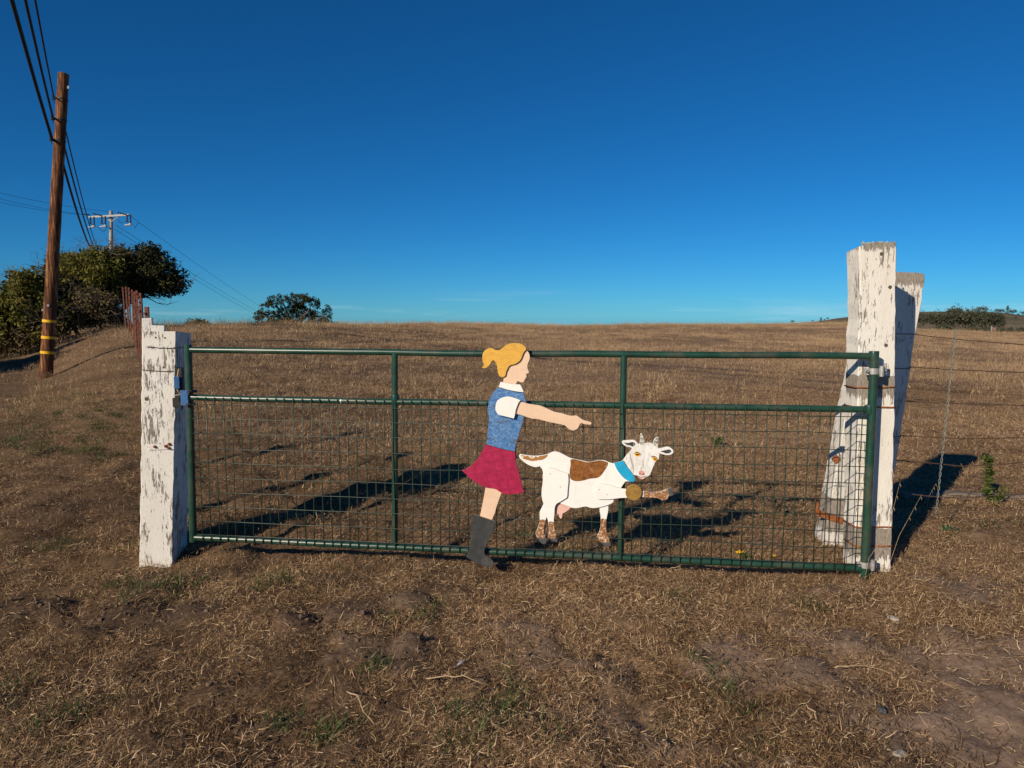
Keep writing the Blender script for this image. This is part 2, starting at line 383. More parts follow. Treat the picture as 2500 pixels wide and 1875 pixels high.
M['ear'] = two_tone('ear_dark', (0.035, 0.036, 0.04), (0.6, 0.6, 0.58), 120, 0.58, 0.66, bs=0.1)
M['horn'] = two_tone('horn', (0.60, 0.57, 0.50), (0.10, 0.08, 0.06), 110, 0.48, 0.56, (0.35, 1, 1.8), bs=0.15)
M['gface'] = two_tone('goat_face', (0.78, 0.76, 0.72), (0.50, 0.47, 0.42), 26, 0.45, 0.75, (1.4, 1, 0.6), third=((0.36, 0.34, 0.31), 0.62, 0.5), bs=0.12, dist=1.5)
M['bell'] = paint('brass_bell', (0.36, 0.205, 0.050), rough=0.45, var=0.25, metal=0.25, scale=40, dirt=(0.12, 0.075, 0.02), dirt_amt=0.6, bmp=0.2)
def skirt_mat():
    m, nt, b = newmat('skirt_magenta')
    v = coords(nt); base = ramp(nt, noise(nt, v, 30, 5), [(0.3, (0.30, 0.009, 0.048)), (0.7, (0.43, 0.018, 0.075))])
    fac = None
    for rot in (R(12), R(100)):
        w = nd(nt, 'ShaderNodeTexWave', Vector=coords(nt, (1, 0, 1), (0, rot, 0)), Scale=5.2, Distortion=0.6)
        w.wave_type = 'BANDS'; w.bands_direction = 'X'
        f = ramp(nt, w.outputs['Fac'], [(0.88, 0.0), (0.96, 1.0)])
        fac = f if fac is None else mth(nt, 'MAXIMUM', fac, f)
    c = mix(nt, mth(nt, 'MULTIPLY', mth(nt, 'MULTIPLY', fac, noise(nt, v, 22, 3)), 0.55), base, (0.16, 0.003, 0.030))
    sep = nd(nt, 'ShaderNodeSeparateXYZ', Vector=coords(nt))
    worn = mth(nt, 'MULTIPLY', ramp(nt, noise(nt, v, 16, 6, 0.7), [(0.56, 0.0), (0.76, 1.0)]), 0.30)
    c = mix(nt, worn, c, (0.22, 0.09, 0.10))
    nt.links.new(c, b.inputs['Base Color']); b.inputs['Roughness'].default_value = 0.65; b.inputs['Specular IOR Level'].default_value = 0.25
    bump(nt, b, noise(nt, v, 90, 4), 0.25, 0.004); return m
M['skirt'] = skirt_mat()
def pole_mat():
    m, nt, b = newmat('creosote_pole')
    v = coords(nt, (1, 1, 0.09)); n1 = noise(nt, v, 22, 6, 0.65)
    c = ramp(nt, n1, [(0.36, (0.018, 0.008, 0.004)), (0.50, (0.14, 0.052, 0.02)), (0.66, (0.38, 0.175, 0.07))])
    n2 = noise(nt, coords(nt, (1, 1, 0.6)), 2.2, 4)
    c = mix(nt, ramp(nt, n2, [(0.45, 0.0), (0.62, 0.75)]), c, (0.05, 0.02, 0.01))
    nt.links.new(c, b.inputs['Base Color']); b.inputs['Roughness'].default_value = 0.8; b.inputs['Specular IOR Level'].default_value = 0.2
    bump(nt, b, n1, 0.8, 0.02); return m
M['pole'] = pole_mat()
def ground_mat():
    m, nt, b = newmat('dry_ground')
    tc = nt.nodes.new('ShaderNodeTexCoord'); v = tc.outputs['Object']
    at_ = nd(nt, 'ShaderNodeAttribute', attribute_name='bare'); lf = nd(nt, 'ShaderNodeAttribute', attribute_name='left')
    n1 = noise(nt, v, 28, 8, 0.7); n2 = noise(nt, v, 2.1, 5, 0.6); n3 = noise(nt, v, 0.25, 4)
    straw = ramp(nt, n1, [(0.32, (0.075, 0.044, 0.024)), (0.52, (0.21, 0.130, 0.074)), (0.70, (0.44, 0.295, 0.17))])
    straw = mix(nt, ramp(nt, n2, [(0.42, 0.0), (0.68, 0.55)]), straw, (0.205, 0.139, 0.095))
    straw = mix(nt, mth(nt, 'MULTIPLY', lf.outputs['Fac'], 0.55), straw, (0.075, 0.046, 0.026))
    straw = mix(nt, ramp(nt, n3, [(0.45, 0.0), (0.65, 0.4)]), straw, (0.34, 0.225, 0.118))
    soil = ramp(nt, n1, [(0.35, (0.165, 0.112, 0.079)), (0.65, (0.290, 0.205, 0.150))])
    soil_d = ramp(nt, n1, [(0.35, (0.055, 0.035, 0.022)), (0.65, (0.125, 0.082, 0.054))])
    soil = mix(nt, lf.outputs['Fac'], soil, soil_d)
    c = mix(nt, at_.outputs['Fac'], straw, soil)
    nt.links.new(c, b.inputs['Base Color']); b.inputs['Roughness'].default_value = 0.95; b.inputs['Specular IOR Level'].default_value = 0.05
    bump(nt, b, n1, 0.5, 0.02); return m
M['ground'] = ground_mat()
M['straw'] = leafmat('straw', [(0.085, 0.044, 0.020), (0.235, 0.134, 0.064), (0.45, 0.285, 0.145), (0.82, 0.60, 0.36)], 0.1)
M['straw_dark'] = leafmat('straw_dark', [(0.035, 0.020, 0.010), (0.085, 0.048, 0.023), (0.165, 0.098, 0.046), (0.40, 0.26, 0.14)], 0.1)
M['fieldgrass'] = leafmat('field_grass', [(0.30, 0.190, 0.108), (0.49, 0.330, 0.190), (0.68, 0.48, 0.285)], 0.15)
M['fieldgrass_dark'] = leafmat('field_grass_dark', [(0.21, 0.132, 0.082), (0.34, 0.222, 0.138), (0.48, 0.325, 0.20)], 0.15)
M['tallgrass'] = leafmat('tall_grass', [(0.20, 0.125, 0.06), (0.38, 0.255, 0.13), (0.58, 0.41, 0.22)], 0.2)
M['green'] = leafmat('green_blades', [(0.030, 0.050, 0.016), (0.055, 0.095, 0.026), (0.13, 0.16, 0.06)], 0.2)
M['bush'] = leafmat('bush_leaves', [(0.032, 0.036, 0.010), (0.105, 0.106, 0.022), (0.190, 0.170, 0.034), (0.24, 0.17, 0.05)], 0.28)
M['bush_dark'] = leafmat('bush_leaves_dark', [(0.018, 0.023, 0.009), (0.048, 0.053, 0.016), (0.10, 0.078, 0.028)], 0.15)
M['gum'] = leafmat('gum_leaves', [(0.020, 0.027, 0.012), (0.050, 0.060, 0.024), (0.095, 0.095, 0.040)], 0.15)
M['farleaf'] = leafmat('far_leaves', [(0.040, 0.050, 0.032), (0.075, 0.082, 0.050), (0.125, 0.110, 0.070)], 0.1)
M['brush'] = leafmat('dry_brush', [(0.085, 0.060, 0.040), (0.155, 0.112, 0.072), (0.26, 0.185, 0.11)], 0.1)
M['bush_brush'] = leafmat('bush_brush', [(0.055, 0.040, 0.022), (0.105, 0.080, 0.038), (0.17, 0.130, 0.055)], 0.1)
M['weed'] = leafmat('weed_leaf', [(0.05, 0.075, 0.016), (0.115, 0.15, 0.035), (0.20, 0.23, 0.07)], 0.3)
M['twig'] = paint('twig', (0.13, 0.10, 0.08), rough=0.9, var=0.3, scale=3, bmp=0)
M['bark'] = paint('bark', (0.12, 0.095, 0.075), rough=0.9, var=0.35, scale=4, bmp=0.4)
def hill_mat():
    m, nt, b = newmat('far_hill')
    v = coords(nt); n1 = noise(nt, v, 0.035, 6, 0.65); n2 = noise(nt, v, 0.25, 5, 0.7)
    c = ramp(nt, n1, [(0.38, (0.12, 0.105, 0.065)), (0.55, (0.20, 0.155, 0.10)), (0.7, (0.33, 0.23, 0.15))])
    c = mix(nt, ramp(nt, n2, [(0.48, 0.0), (0.62, 0.7)]), c, (0.06, 0.065, 0.038))
    nt.links.new(c, b.inputs['Base Color']); b.inputs['Roughness'].default_value = 0.95; b.inputs['Specular IOR Level'].default_value = 0.05
    return m
M['hill'] = hill_mat()
M['bank'] = paint('dirt_bank', (0.27, 0.135, 0.07), rough=0.95, var=0.25, scale=0.6, bmp=0, spec=0.05)

# ------------------------------------------------------------------ ground sheet
def build_ground():
    ys = np.concatenate([np.linspace(-25, 1.0, 14), np.geomspace(1.15, 2600, 520)])
    t = np.linspace(-1, 1, 561); u = 3.0 * (0.22 * t + 0.78 * t ** 3)
    Y = np.repeat(ys[:, None], len(u), 1); X = (np.maximum(Y, 2) + 4) * u[None, :]
    Z = terrain_z(X.ravel(), Y.ravel())
    V = np.stack([X.ravel(), Y.ravel(), Z], 1)
    n, k = len(ys), len(u)
    i = np.arange(n - 1)[:, None] * k + np.arange(k - 1)[None, :]
    Fq = np.stack([i, i + 1, i + k + 1, i + k], -1).reshape(-1, 4)
    me = fast_mesh('ground', V, Fq, 4); me.shade_smooth()
    b = bare_mask(X.ravel(), Y.ravel()); add_attr(me, 'bare', np.clip(b + 0.35 * sst(0.1, 0.45, fbm(X.ravel() * 2.3, Y.ravel() * 2.3, 77)), 0, 1))
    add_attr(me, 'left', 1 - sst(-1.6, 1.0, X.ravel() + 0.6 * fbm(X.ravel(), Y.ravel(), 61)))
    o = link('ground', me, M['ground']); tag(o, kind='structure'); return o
build_ground()

# far hill on the right, with an earth bank at its foot
def build_hill():
    # skyline of the hill in pixels
    sk = np.array([(1500, 800), (1900, 795), (1985, 787), (2030, 778), (2080, 772), (2150, 764), (2250, 761), (2330, 760), (2420, 762), (2500, 770), (2620, 782), (2800, 790), (3200, 800)], float)
    xs = np.linspace(1500, 3200, 120); top = np.interp(xs, sk[:, 0], sk[:, 1])
    V = []; rows = [(240, 0.0), (262, 0.22), (290, 0.5), (320, 0.8), (350, 1.0), (400, 0.9), (470, 0.4)]
    for d, k in rows:
        for px, py in zip(xs, top):
            p = at(px, py, 350); foot = CAM_H - 45 / F * 240
            x = (px - 1250) / F * d
            z = foot + (p.z - foot) * k + 0.5 * float(fbm(np.array([x * 0.03]), np.array([d * 0.03]), 5)[0]) * (1 if 0 < k < 1 else 0.2)
            V.append((x, d, z))
    n = len(xs); Fq = [(r * n + i, r * n + i + 1, (r + 1) * n + i + 1, (r + 1) * n + i) for r in range(len(rows) - 1) for i in range(n - 1)]
    tag(mesh_obj('hill', V, Fq, M['hill'], smooth=True), kind='structure')
    xs = np.linspace(2395, 2900, 50); V = []
    for j, (d, h) in enumerate([(215, 0), (217, .5), (221, .9), (228, 1.0), (236, .0)]):
        for i, px in enumerate(xs):
            lift = min(1, i / 14.0) * (1 + 0.25 * math.sin(i * 0.8) * 0.4)
            z0 = at(px, 826, d).z; z1 = at(px, 797, d).z
            V.append(((px - 1250) / F * d, d, z0 + (z1 - z0) * h * lift))
    n = len(xs); Fq = [(r * n + i, r * n + i + 1, (r + 1) * n + i + 1, (r + 1) * n + i) for r in range(4) for i in range(n - 1)]
    tag(mesh_obj('earth_bank', V, Fq, M['bank'], smooth=True), kind='structure')
build_hill()
# ------------------------------------------------------------------ the gate
GA = Vector((at(458, 856, 4.55).x, 4.55, 0)); GB = Vector((at(2135, 870, 4.03).x, 4.03, 0))
GE = (GB - GA).normalized(); GN = Vector((-GE.y, GE.x, 0)); GANG = math.atan2(GE.y, GE.x)
CAMP = Vector((0, 0, CAM_H))
def gp(px, py, off=0.0):
    """pixel to the gate's own frame: (along the gate, height) on the plane `off` metres in front of the tubes' centres"""
    d = ray(px, py); t = ((GA - CAMP).dot(GN) - off) / d.dot(GN); p = CAMP + d * t
    return (p - GA).dot(GE), p.z
def gworld(lx, off, lz): return GA + GE * lx - GN * off + Vector((0, 0, lz))

def build_gate():
    root = empty('field_gate', GA, GANG, 'green tubular steel field gate with wire mesh in its lower half', 'gate')
    def tub(name, a, b, r, sides=16, parent=root, off=0.0):
        m = MB(); nn = 10 if abs(b[0] - a[0]) > 1 else 4; rj = random.Random(name + str(round(a[1], 2)))
        m.tube([(a[0] + (b[0] - a[0]) * i / nn + rj.gauss(0, .0008), -off + rj.gauss(0, .0008), a[1] + (b[1] - a[1]) * i / nn + (rj.gauss(0, .0016) - .004 * math.sin(math.pi * i / nn) if 0 < i < nn and nn == 10 else 0)) for i in range(nn + 1)], r, sides)
        return smooth_by_angle(m.obj(name, M['gate'], parent))
    tub('top_rail', gp(466, 854), gp(2128, 869.5), 0.0195)
    tub('middle_rail', gp(468, 970), gp(2122, 1000), 0.0195)
    tub('bottom_rail', gp(474, 1312), gp(2112, 1387.5), 0.0205)
    m = MB(); pts = [gp(459, 841), gp(464, 1000), gp(468, 1160), gp(472, 1322)]
    m.tube([(p[0], 0, p[1]) for p in pts], 0.0235, 16); smooth_by_angle(m.obj('stile', M['gate'], root))
    s2 = tub('stile', gp(2135, 857), gp(2110, 1409), 0.0245)
    for a, b in (((964.5, 862), (963.5, 1330)), ((1523, 868), (1515, 1358))):
        tub('upright', gp(*a), gp(*b), 0.0195, off=0.001)
    # collars where tubes are welded
    for px, py in ((2133, 869), (2122, 1000), (964.5, 974)):
        c = gp(px, py); m = MB(); m.tube([(c[0], 0, c[1] - .026), (c[0], 0, c[1] - .020), (c[0], 0, c[1] + .020), (c[0], 0, c[1] + .026)], [.0248, .0262, .0262, .0248], 14)
        smooth_by_angle(m.obj('weld', M['gate'], root))
    # wire mesh, welded to the front of the tubes
    x0 = gp(486, 972)[0]; x1 = gp(2103, 1000)[0]; n = 70; off = 0.0245
    zt0 = gp(468, 970)[1]; zt1 = gp(2122, 1000)[1]; zb0 = gp(474, 1312)[1]; zb1 = gp(2112, 1387.5)[1]
    W = gp(2122, 1000)[0]
    for i in range(n):
        x = x0 + (x1 - x0) * i / (n - 1); k = x / W
        zt = zt0 + (zt1 - zt0) * k + 0.006; zb = zb0 + (zb1 - zb0) * k - 0.012
        m = MB(); w = 0.0022
        j = [random.gauss(0, 0.0022) for _ in range(4)]
        m.tube([(x + j[q], -off, zb + (zt - zb) * q / 3) for q in range(4)], 0.0031, 6)
        m.obj('vertical_wire', M['wire_green'], root, smooth=True)
    for r in range(10):
        f = (r + 0.42) / 9.75
        pts = []
        for q in range(13):
            k = q / 12; x = x0 - 0.035 + (x1 - x0 + 0.06) * k
            zt = zt0 + (zt1 - zt0) * k; zb = zb0 + (zb1 - zb0) * k
            pts.append((x, -off - 0.0055, zt + (zb - zt) * f + random.gauss(0, 0.0026)))
        m = MB(); m.tube(pts, 0.0025, 6); m.obj('horizontal_wire', M['wire_green'], root, smooth=True)
    # blue latch plate clamped on the left stile
    c = gp(457.5, 970); m = MB(); m.box((c[0] - 0.001, -0.030, c[1]), (0.052, 0.008, 0.098))
    lp = m.obj('latch_plate', M['blue'], root, bevel=0.0015)
    for px, py in ((471, 956), (468, 988)):
        b = gp(px, py); m = MB(); m.tube([(b[0], -0.055, b[1]), (b[0], 0.035, b[1])], 0.010, 6)
        m.tube([(b[0], -0.040, b[1]), (b[0], -0.034, b[1])], 0.0165, 6)
        smooth_by_angle(m.obj('bolt', M['darkmetal'], lp))
    # hinge clamps on the right stile
    for (px, py, mat) in ((2132, 906, 'zinc'), (2111, 1378, 'zinc')):
        c = gp(px, py); m = MB()
        m.tube([(c[0], 0, c[1] - .017), (c[0], 0, c[1] + .017)], 0.0285, 18)
        hb = smooth_by_angle(m.obj('hinge_band', M[mat], root))
        m = MB(); m.box((c[0] - .036, -.002, c[1]), (.030, .014, .030)); m.obj('clamp_ear', M[mat], hb, bevel=.002)
        m = MB(); m.tube([(c[0] - .038, -.030, c[1]), (c[0] - .038, .022, c[1])], .0075, 6); m.obj('clamp_bolt', M['screw'], hb)
        m = MB(); m.tube([(c[0] + .044, -.004, c[1] - .030), (c[0] + .044, -.004, c[1] + .030)], .0125, 12)
        m.box((c[0] + .034, -.004, c[1]), (.018, .010, .030)); smooth_by_angle(m.obj('hinge_barrel', M['zinc'], hb))
    # bright splice ring on the middle rail
    c = gp(834, 979); m = MB(); m.tube([(c[0] - .004, 0, c[1]), (c[0] + .004, 0, c[1])], .0203, 16); smooth_by_angle(m.obj('splice_ring', M['zinc'], root))
    return root
build_gate()

# ------------------------------------------------------------------ painted cutouts fixed to the gate
ZA = (1080, 800, 5.183); ZB = (1080, 820, 9.217); ZC = (1480, 1040, 11.06); Z5 = (1080, 1060, 4.879); Z6 = (1260, 1040, 5.185)
M['ply_edge'] = paint('ply_edge', (0.42, 0.33, 0.24), rough=0.8, var=0.3, scale=90)
def catmull(P, n=4):
    out = []; k = len(P)
    for i in range(k):
        p0, p1, p2, p3 = (np.array(P[(i + j) % k], float) for j in (-1, 0, 1, 2))
        # a corner (sharp turn) keeps its point: flatten the tangents there
        def tan(a, b, c):
            u = b - a; w = c - b; lu = np.linalg.norm(u) + 1e-9; lw = np.linalg.norm(w) + 1e-9
            cs = float(u @ w) / (lu * lw)
            if cs < 0.45: return None
            return (c - a) * 0.5 * min(1.0, 2 * min(lu, lw) / (lu + lw))
        m1 = tan(p0, p1, p2); m2 = tan(p1, p2, p3)
        if m1 is None: m1 = (p2 - p1) * 0.9
        if m2 is None: m2 = (p2 - p1) * 0.9
        L = np.linalg.norm(p2 - p1)
        for t in np.arange(n) / n:
            h = (2*t**3-3*t*t+1)*p1 + (t**3-2*t*t+t)*m1 + (-2*t**3+3*t*t)*p2 + (t**3-t*t)*m2
            out.append(tuple(h))
    return out
def board(name, pts, Z, mat, parent, org, off, thick=0.011, n=4, bev=0.0011):
    """a flat plywood piece: outline in photo pixels, front face `off` in front of the gate's centre plane"""
    P = catmull(pts, n); ring = [gp(Z[0] + x / Z[2], Z[1] + y / Z[2], off) for x, y in P]
    ring = [(a - org[0], b - org[1]) for a, b in ring]
    area = sum(ring[i][0] * ring[(i + 1) % len(ring)][1] - ring[(i + 1) % len(ring)][0] * ring[i][1] for i in range(len(ring)))
    if area < 0: ring.reverse()
    k = len(ring)
    tris = tessellate_polygon([[Vector((a, b, 0)) for a, b in ring]])
    # inset ring for a small worn edge
    ins = []
    for i in range(k):
        a, b, c = ring[i - 1], ring[i], ring[(i + 1) % k]
        tx, ty = c[0] - a[0], c[1] - a[1]; l = math.hypot(tx, ty) + 1e-9
        ins.append((b[0] - ty / l * bev, b[1] + tx / l * bev))
    V = [(a, -off, b) for a, b in ins] + [(a, -off + bev, b) for a, b in ring] + [(a, -off + thick, b) for a, b in ring]
    Fc = []
    for t in tris:
        q = [ring[i] for i in t]
        ar = (q[1][0]-q[0][0])*(q[2][1]-q[0][1]) - (q[2][0]-q[0][0])*(q[1][1]-q[0][1])
        t = tuple(t) if ar > 0 else tuple(reversed(t))
        Fc.append(t); Fc.append(tuple(2 * k + i for i in reversed(t)))
    for i in range(k):
        j = (i + 1) % k
        Fc.append((k + i, k + j, j, i)); Fc.append((2 * k + i, 2 * k + j, k + j, k + i))
    o = mesh_obj(name, V, Fc, M[mat], parent)
    if thick > 0.005:
        o.data.materials.append(M['ply_edge'])
        o.data.polygons.foreach_set('material_index', [0] * (2 * len(tris)) + [0, 1] * k)
    return o
def screws(parent, org, pts, Z, off, r=0.0032):
    for x, y in pts:
        c = gp(Z[0] + x / Z[2], Z[1] + y / Z[2], off)
        m = MB(); m.tube([(c[0] - org[0], -off - 0.0008, c[1] - org[1]), (c[0] - org[0], -off + 0.004, c[1] - org[1])], r, 8)
        m.obj('screw', M['screw'], parent)

def build_girl():
    org = gp(1180, 1375); root = empty('girl_cutout', gworld(org[0], 0, org[1]), GANG, 'painted plywood cutout of a girl with a yellow ponytail pointing ahead, fixed to the gate', 'cutout')
    O = org; o1, o2, o3, o4 = 0.045, 0.057, 0.069, 0.081
    leg = board('leg', [(515,620),(720,660),(690,740),(650,850),(625,940),(580,1040),(440,1010),(455,940),(480,820),(500,720)], Z5, 'skin', root, O, o1)
    board('boot', [(368,955),(480,990),(630,1040),(620,1120),(585,1200),(545,1280),(510,1350),(500,1420),(530,1460),(580,1490),(610,1530),(612,1570),(580,1585),(520,1580),(460,1555),(400,1530),(330,1490),(285,1470),(300,1410),(325,1350),(335,1250),(340,1130),(355,1020)], Z5, 'boot', root, O, o2)
    sk = board('skirt', [(525,115),(600,135),(720,160),(864,200),(875,320),(910,460),(945,600),(970,695),(900,708),(800,718),(720,708),(620,650),(500,630),(420,585),(330,525),(232,435),(320,390),(390,330),(440,260),(490,180)], Z5, 'skirt', root, O, o2)
    hd = board('head', [(1780,290),(1890,325),(1940,375),(1965,440),(1967,510),(1945,580),(1918,650),(1915,720),(1930,770),(1950,815),(1935,840),(1895,855),(1885,880),(1898,905),(1885,940),(1855,985),(1830,1035),(1795,1052),(1745,1040),(1695,1018),(1670,1055),(1655,1120),(1380,1100),(1370,1030),(1385,940),(1430,880),(1440,700),(1600,500)], ZB, 'skin', root, O, o2)
    vs_ = board('vest', [(715,760),(660,800),(615,870),(585,950),(577,1050),(590,1150),(583,1250),(570,1380),(558,1475),(720,1525),(915,1568),(930,1480),(960,1380),(990,1280),(1015,1200),(1030,1120),(1045,1000),(1060,940),(1040,880),(1020,820),(900,790),(800,765)], ZA, 'vest', root, O, o3 - 0.001)
    board('collar', [(1310,1032),(1480,1070),(1650,1092),(1740,1093),(1765,1115),(1825,1245),(1815,1268),(1690,1255),(1480,1215),(1350,1175),(1262,1148),(1290,1090)], ZB, 'white', root, O, o4 - 0.001)
    arm = board('arm', [(880,920),(985,935),(1100,965),(1230,985),(1320,1020),(1420,1065),(1520,1085),(1620,1115),(1700,1112),(1740,1140),(1790,1170),(1880,1195),(1887,1215),(1875,1228),(1790,1220),(1760,1208),(1735,1230),(1720,1265),(1690,1290),(1655,1302),(1610,1288),(1575,1260),(1545,1235),(1430,1210),(1330,1190),(1220,1160),(1130,1150),(1020,1115),(940,1090),(880,1080)], ZA, 'skin', root, O, o4)
    sl = board('sleeve', [(700,920),(760,885),(840,873),(920,892),(990,920),(965,950),(930,1040),(920,1100),(905,1150),(800,1125),(710,1100),(680,1060),(670,1020),(680,960)], ZA, 'white', root, O, o4 + 0.012)
    hr = board('hair', [(885,705),(935,665),(925,620),(905,560),(897,480),(910,400),(945,340),(1010,290),(1080,275),(1140,285),(1180,312),(1240,325),(1300,310),(1360,265),(1440,205),(1520,175),(1600,163),(1700,170),(1780,180),(1840,225),(1882,270),(1875,320),(1830,375),(1800,450),(1760,540),(1700,600),(1620,640),(1540,660),(1490,695),(1465,750),(1440,800),(1425,870),(1410,905),(1350,935),(1310,925),(1275,890),(1250,820),(1238,750),(1228,670),(1205,610),(1170,562),(1140,550),(1110,570),(1080,630),(1035,685),(970,728),(905,720)], ZB, 'hair', root, O, o3)
    screws(hr, O, [(1440, 495), (1635, 265), (1395, 850)], ZB, o3, 0.0025)
    screws(arm, O, [(950, 1045), (955, 1078), (1190, 1040)], ZA, o4, 0.002)
build_girl()

def build_goat():
    org = gp(1330, 1330); root = empty('goat_cutout', gworld(org[0], 0, org[1]), GANG, 'painted plywood cutout of a white and brown goat with blue collar, raising a foreleg', 'cutout')
    O = org; o0, o1, o2, o3 = 0.0425, 0.053, 0.065, 0.077; pt = 0.0009
    fl = board('foreleg', [(1055,1000),(1170,1005),(1165,1080),(1145,1180),(1140,1280),(1145,1360),(1170,1420),(1190,1460),(1150,1480),(1090,1480),(1045,1430),(1028,1390),(1055,1330),(1070,1250),(1070,1150),(1060,1080)], Z6, 'white', root, O, o0, 0.008)
    board('brown_sock', [(1068,1180),(1100,1170),(1144,1182),(1140,1280),(1145,1360),(1170,1420),(1188,1458),(1150,1478),(1090,1478),(1047,1430),(1030,1390),(1057,1330),(1071,1250)], Z6, 'sock', fl, O, o0 + pt, pt, bev=0.0002)
    board('hoof', [(1085,1478),(1180,1470),(1200,1490),(1190,1515),(1130,1522),(1095,1500)], Z6, 'hoof', fl, O, o0 + 2 * pt, 0.008)
    board('udder', [(540,960),(640,975),(688,1030),(670,1060),(620,1095),(590,1110),(582,1165),(560,1175),(545,1150),(535,1110),(520,1130),(505,1110),(490,1060),(500,1000)], Z6, 'udder', root, O, o0, 0.008)
    body = board('body', [(35,375),(55,355),(140,370),(240,378),(330,370),(400,355),(440,335),(490,322),(550,335),(610,365),(690,405),(800,430),(920,455),(1010,440),(1100,432),(1180,460),(1240,472),(1350,436),(1400,420),(1440,480),(1490,600),(1495,690),(1440,705),(1385,705),(1330,780),(1290,810),(1240,930),(1220,975),(1150,1005),(1060,1030),(960,1040),(880,1020),(800,1035),(720,1040),(640,1010),(560,980),(480,940),(400,900),(350,700),(342,600),(330,550),(300,510),(240,522),(150,490),(80,440),(45,405)], Z6, 'white', root, O, o1)
    board('brown_patch', [(685,428),(720,418),(800,435),(900,459),(1000,445),(1080,436),(1165,462),(1160,500),(1110,580),(1060,640),(1010,660),(930,668),(850,690),(770,700),(710,685),(680,650),(678,560),(690,490)], Z6, 'brown', body, O, o1 + pt, pt, bev=0.0002)
    board('tail_patch', [(58,368),(140,378),(240,386),(320,378),(405,360),(390,390),(340,425),(280,435),(200,445),(140,430),(80,410)], Z6, 'tailp', body, O, o1 + pt, pt, bev=0.0002)
    hl = board('hind_legs', [(342,600),(410,530),(480,540),(560,570),(660,605),(665,700),(655,800),(650,880),(640,910),(560,960),(510,990),(490,1040),(485,1120),(478,1180),(480,1270),(495,1340),(510,1390),(500,1420),(465,1425),(410,1412),(405,1380),(415,1330),(410,1250),(400,1190),(388,1150),(375,1190),(358,1250),(352,1340),(365,1395),(370,1420),(330,1425),(270,1410),(248,1360),(262,1320),(285,1260),(300,1190),(298,1100),(320,1040),(345,990),(335,950),(322,880),(325,800),(338,700)], Z6, 'white', root, O, o2)
    board('brown_sock', [(302,1190),(340,1182),(374,1194),(357,1250),(351,1340),(368,1418),(330,1423),(272,1408),(250,1360),(264,1320),(287,1260)], Z6, 'sock', hl, O, o2 + pt, pt, bev=0.0002)
    board('brown_sock', [(410,1218),(440,1208),(478,1218),(480,1270),(493,1340),(508,1390),(498,1418),(465,1423),(412,1410),(407,1380),(417,1330)], Z6, 'sock', hl, O, o2 + pt, pt, bev=0.0002)
    board('hoof', [(275,1416),(370,1422),(388,1450),(380,1490),(330,1492),(290,1450)], Z6, 'hoof', hl, O, o2 + 2 * pt, 0.012)
    board('hoof', [(425,1425),(508,1420),(526,1450),(520,1475),(450,1452)], Z6, 'hoof', hl, O, o2 + 2 * pt, 0.012)
    screws(hl, O, [(433, 605), (560, 772)], Z6, o2)
    rl = board('raised_leg', [(1005,780),(1060,740),(1110,735),(1200,755),(1300,785),(1390,797),(1500,815),(1620,824),(1700,838),(1780,835),(1850,820),(1915,797),(1930,840),(1940,880),(1905,935),(1850,942),(1800,915),(1720,910),(1620,900),(1500,905),(1395,910),(1300,915),(1180,930),(1050,928),(1010,900)], Z6, 'white', root, O, o2)
    board('brown_sock', [(1617,825),(1700,839),(1780,836),(1850,821),(1912,800),(1928,840),(1937,880),(1903,933),(1850,940),(1800,914),(1720,909),(1617,899)], Z6, 'sock', rl, O, o2 + pt, pt, bev=0.0002)
    board('hoof', [(1917,800),(1950,785),(1980,790),(1990,850),(1985,885),(1942,890),(1932,850)], Z6, 'hoof', rl, O, o2 + 2 * pt, 0.012)
    screws(rl, O, [(1052, 806), (1150, 870)], Z6, o2)
    head = board('head', [(440,935),(540,800),(690,620),(690,590),(620,570),(540,555),(460,500),(425,440),(450,395),(560,380),(700,372),(780,390),(860,475),(900,480),(912,350),(930,195),(960,195),(1010,310),(1035,400),(1040,470),(1100,450),(1180,450),(1250,480),(1280,400),(1320,330),(1380,295),(1420,310),(1410,420),(1400,590),(1470,600),(1560,575),(1660,558),(1760,600),(1820,680),(1800,740),(1720,785),(1620,790),(1540,770),(1440,740),(1430,830),(1420,890),(1370,930),(1320,990),(1260,1130),(1210,1260),(1160,1340),(1080,1380),(1020,1425),(960,1438),(890,1400),(830,1340),(760,1330),(700,1290),(600,1150),(500,1010)], ZC, 'gface', root, O, o1 + 0.003, 0.013)
    h = o1 + 0.003
    def pnt(name, pts, mat, k=1, par=head): return board(name, pts, ZC, mat, par, O, h + pt * k, pt * k, bev=0.0002)
    pnt('inner_ear', [(475,440),(560,460),(650,445),(720,435),(785,470),(770,520),(710,555),(640,530),(560,510),(500,470)], 'ear')
    pnt('inner_ear', [(1475,680),(1560,660),(1640,640),(1720,635),(1765,690),(1710,730),(1620,740),(1540,710),(1480,700)], 'ear')
    pnt('horn', [(905,475),(914,350),(935,205),(958,205),(1006,315),(1030,400),(1034,470),(990,500),(945,505)], 'horn')
    pnt('horn', [(1262,490),(1290,405),(1330,340),(1382,302),(1412,315),(1402,420),(1394,580),(1320,545)], 'horn')
    for e, p, lid in (([(755,750),(800,712),(860,715),(905,750),(935,785),(900,815),(850,825),(790,805)], [(790,760),(850,750),(905,770),(850,790),(800,787)], [(745,752),(795,700),(862,702),(915,745),(955,792),(905,760),(858,722),(802,720)]),
                 ([(1240,850),(1300,825),(1350,850),(1390,900),(1370,935),(1320,950),(1270,920)], [(1275,866),(1310,873),(1378,905),(1362,927),(1300,902)], [(1195,838),(1250,818),(1305,812),(1358,840),(1395,892),(1346,858),(1300,834),(1244,846)])):
        ey = pnt('eye', e, 'amber'); pnt('pupil', p, 'black', 2, ey); pnt('eyelid', lid, 'hoof', 2, ey)
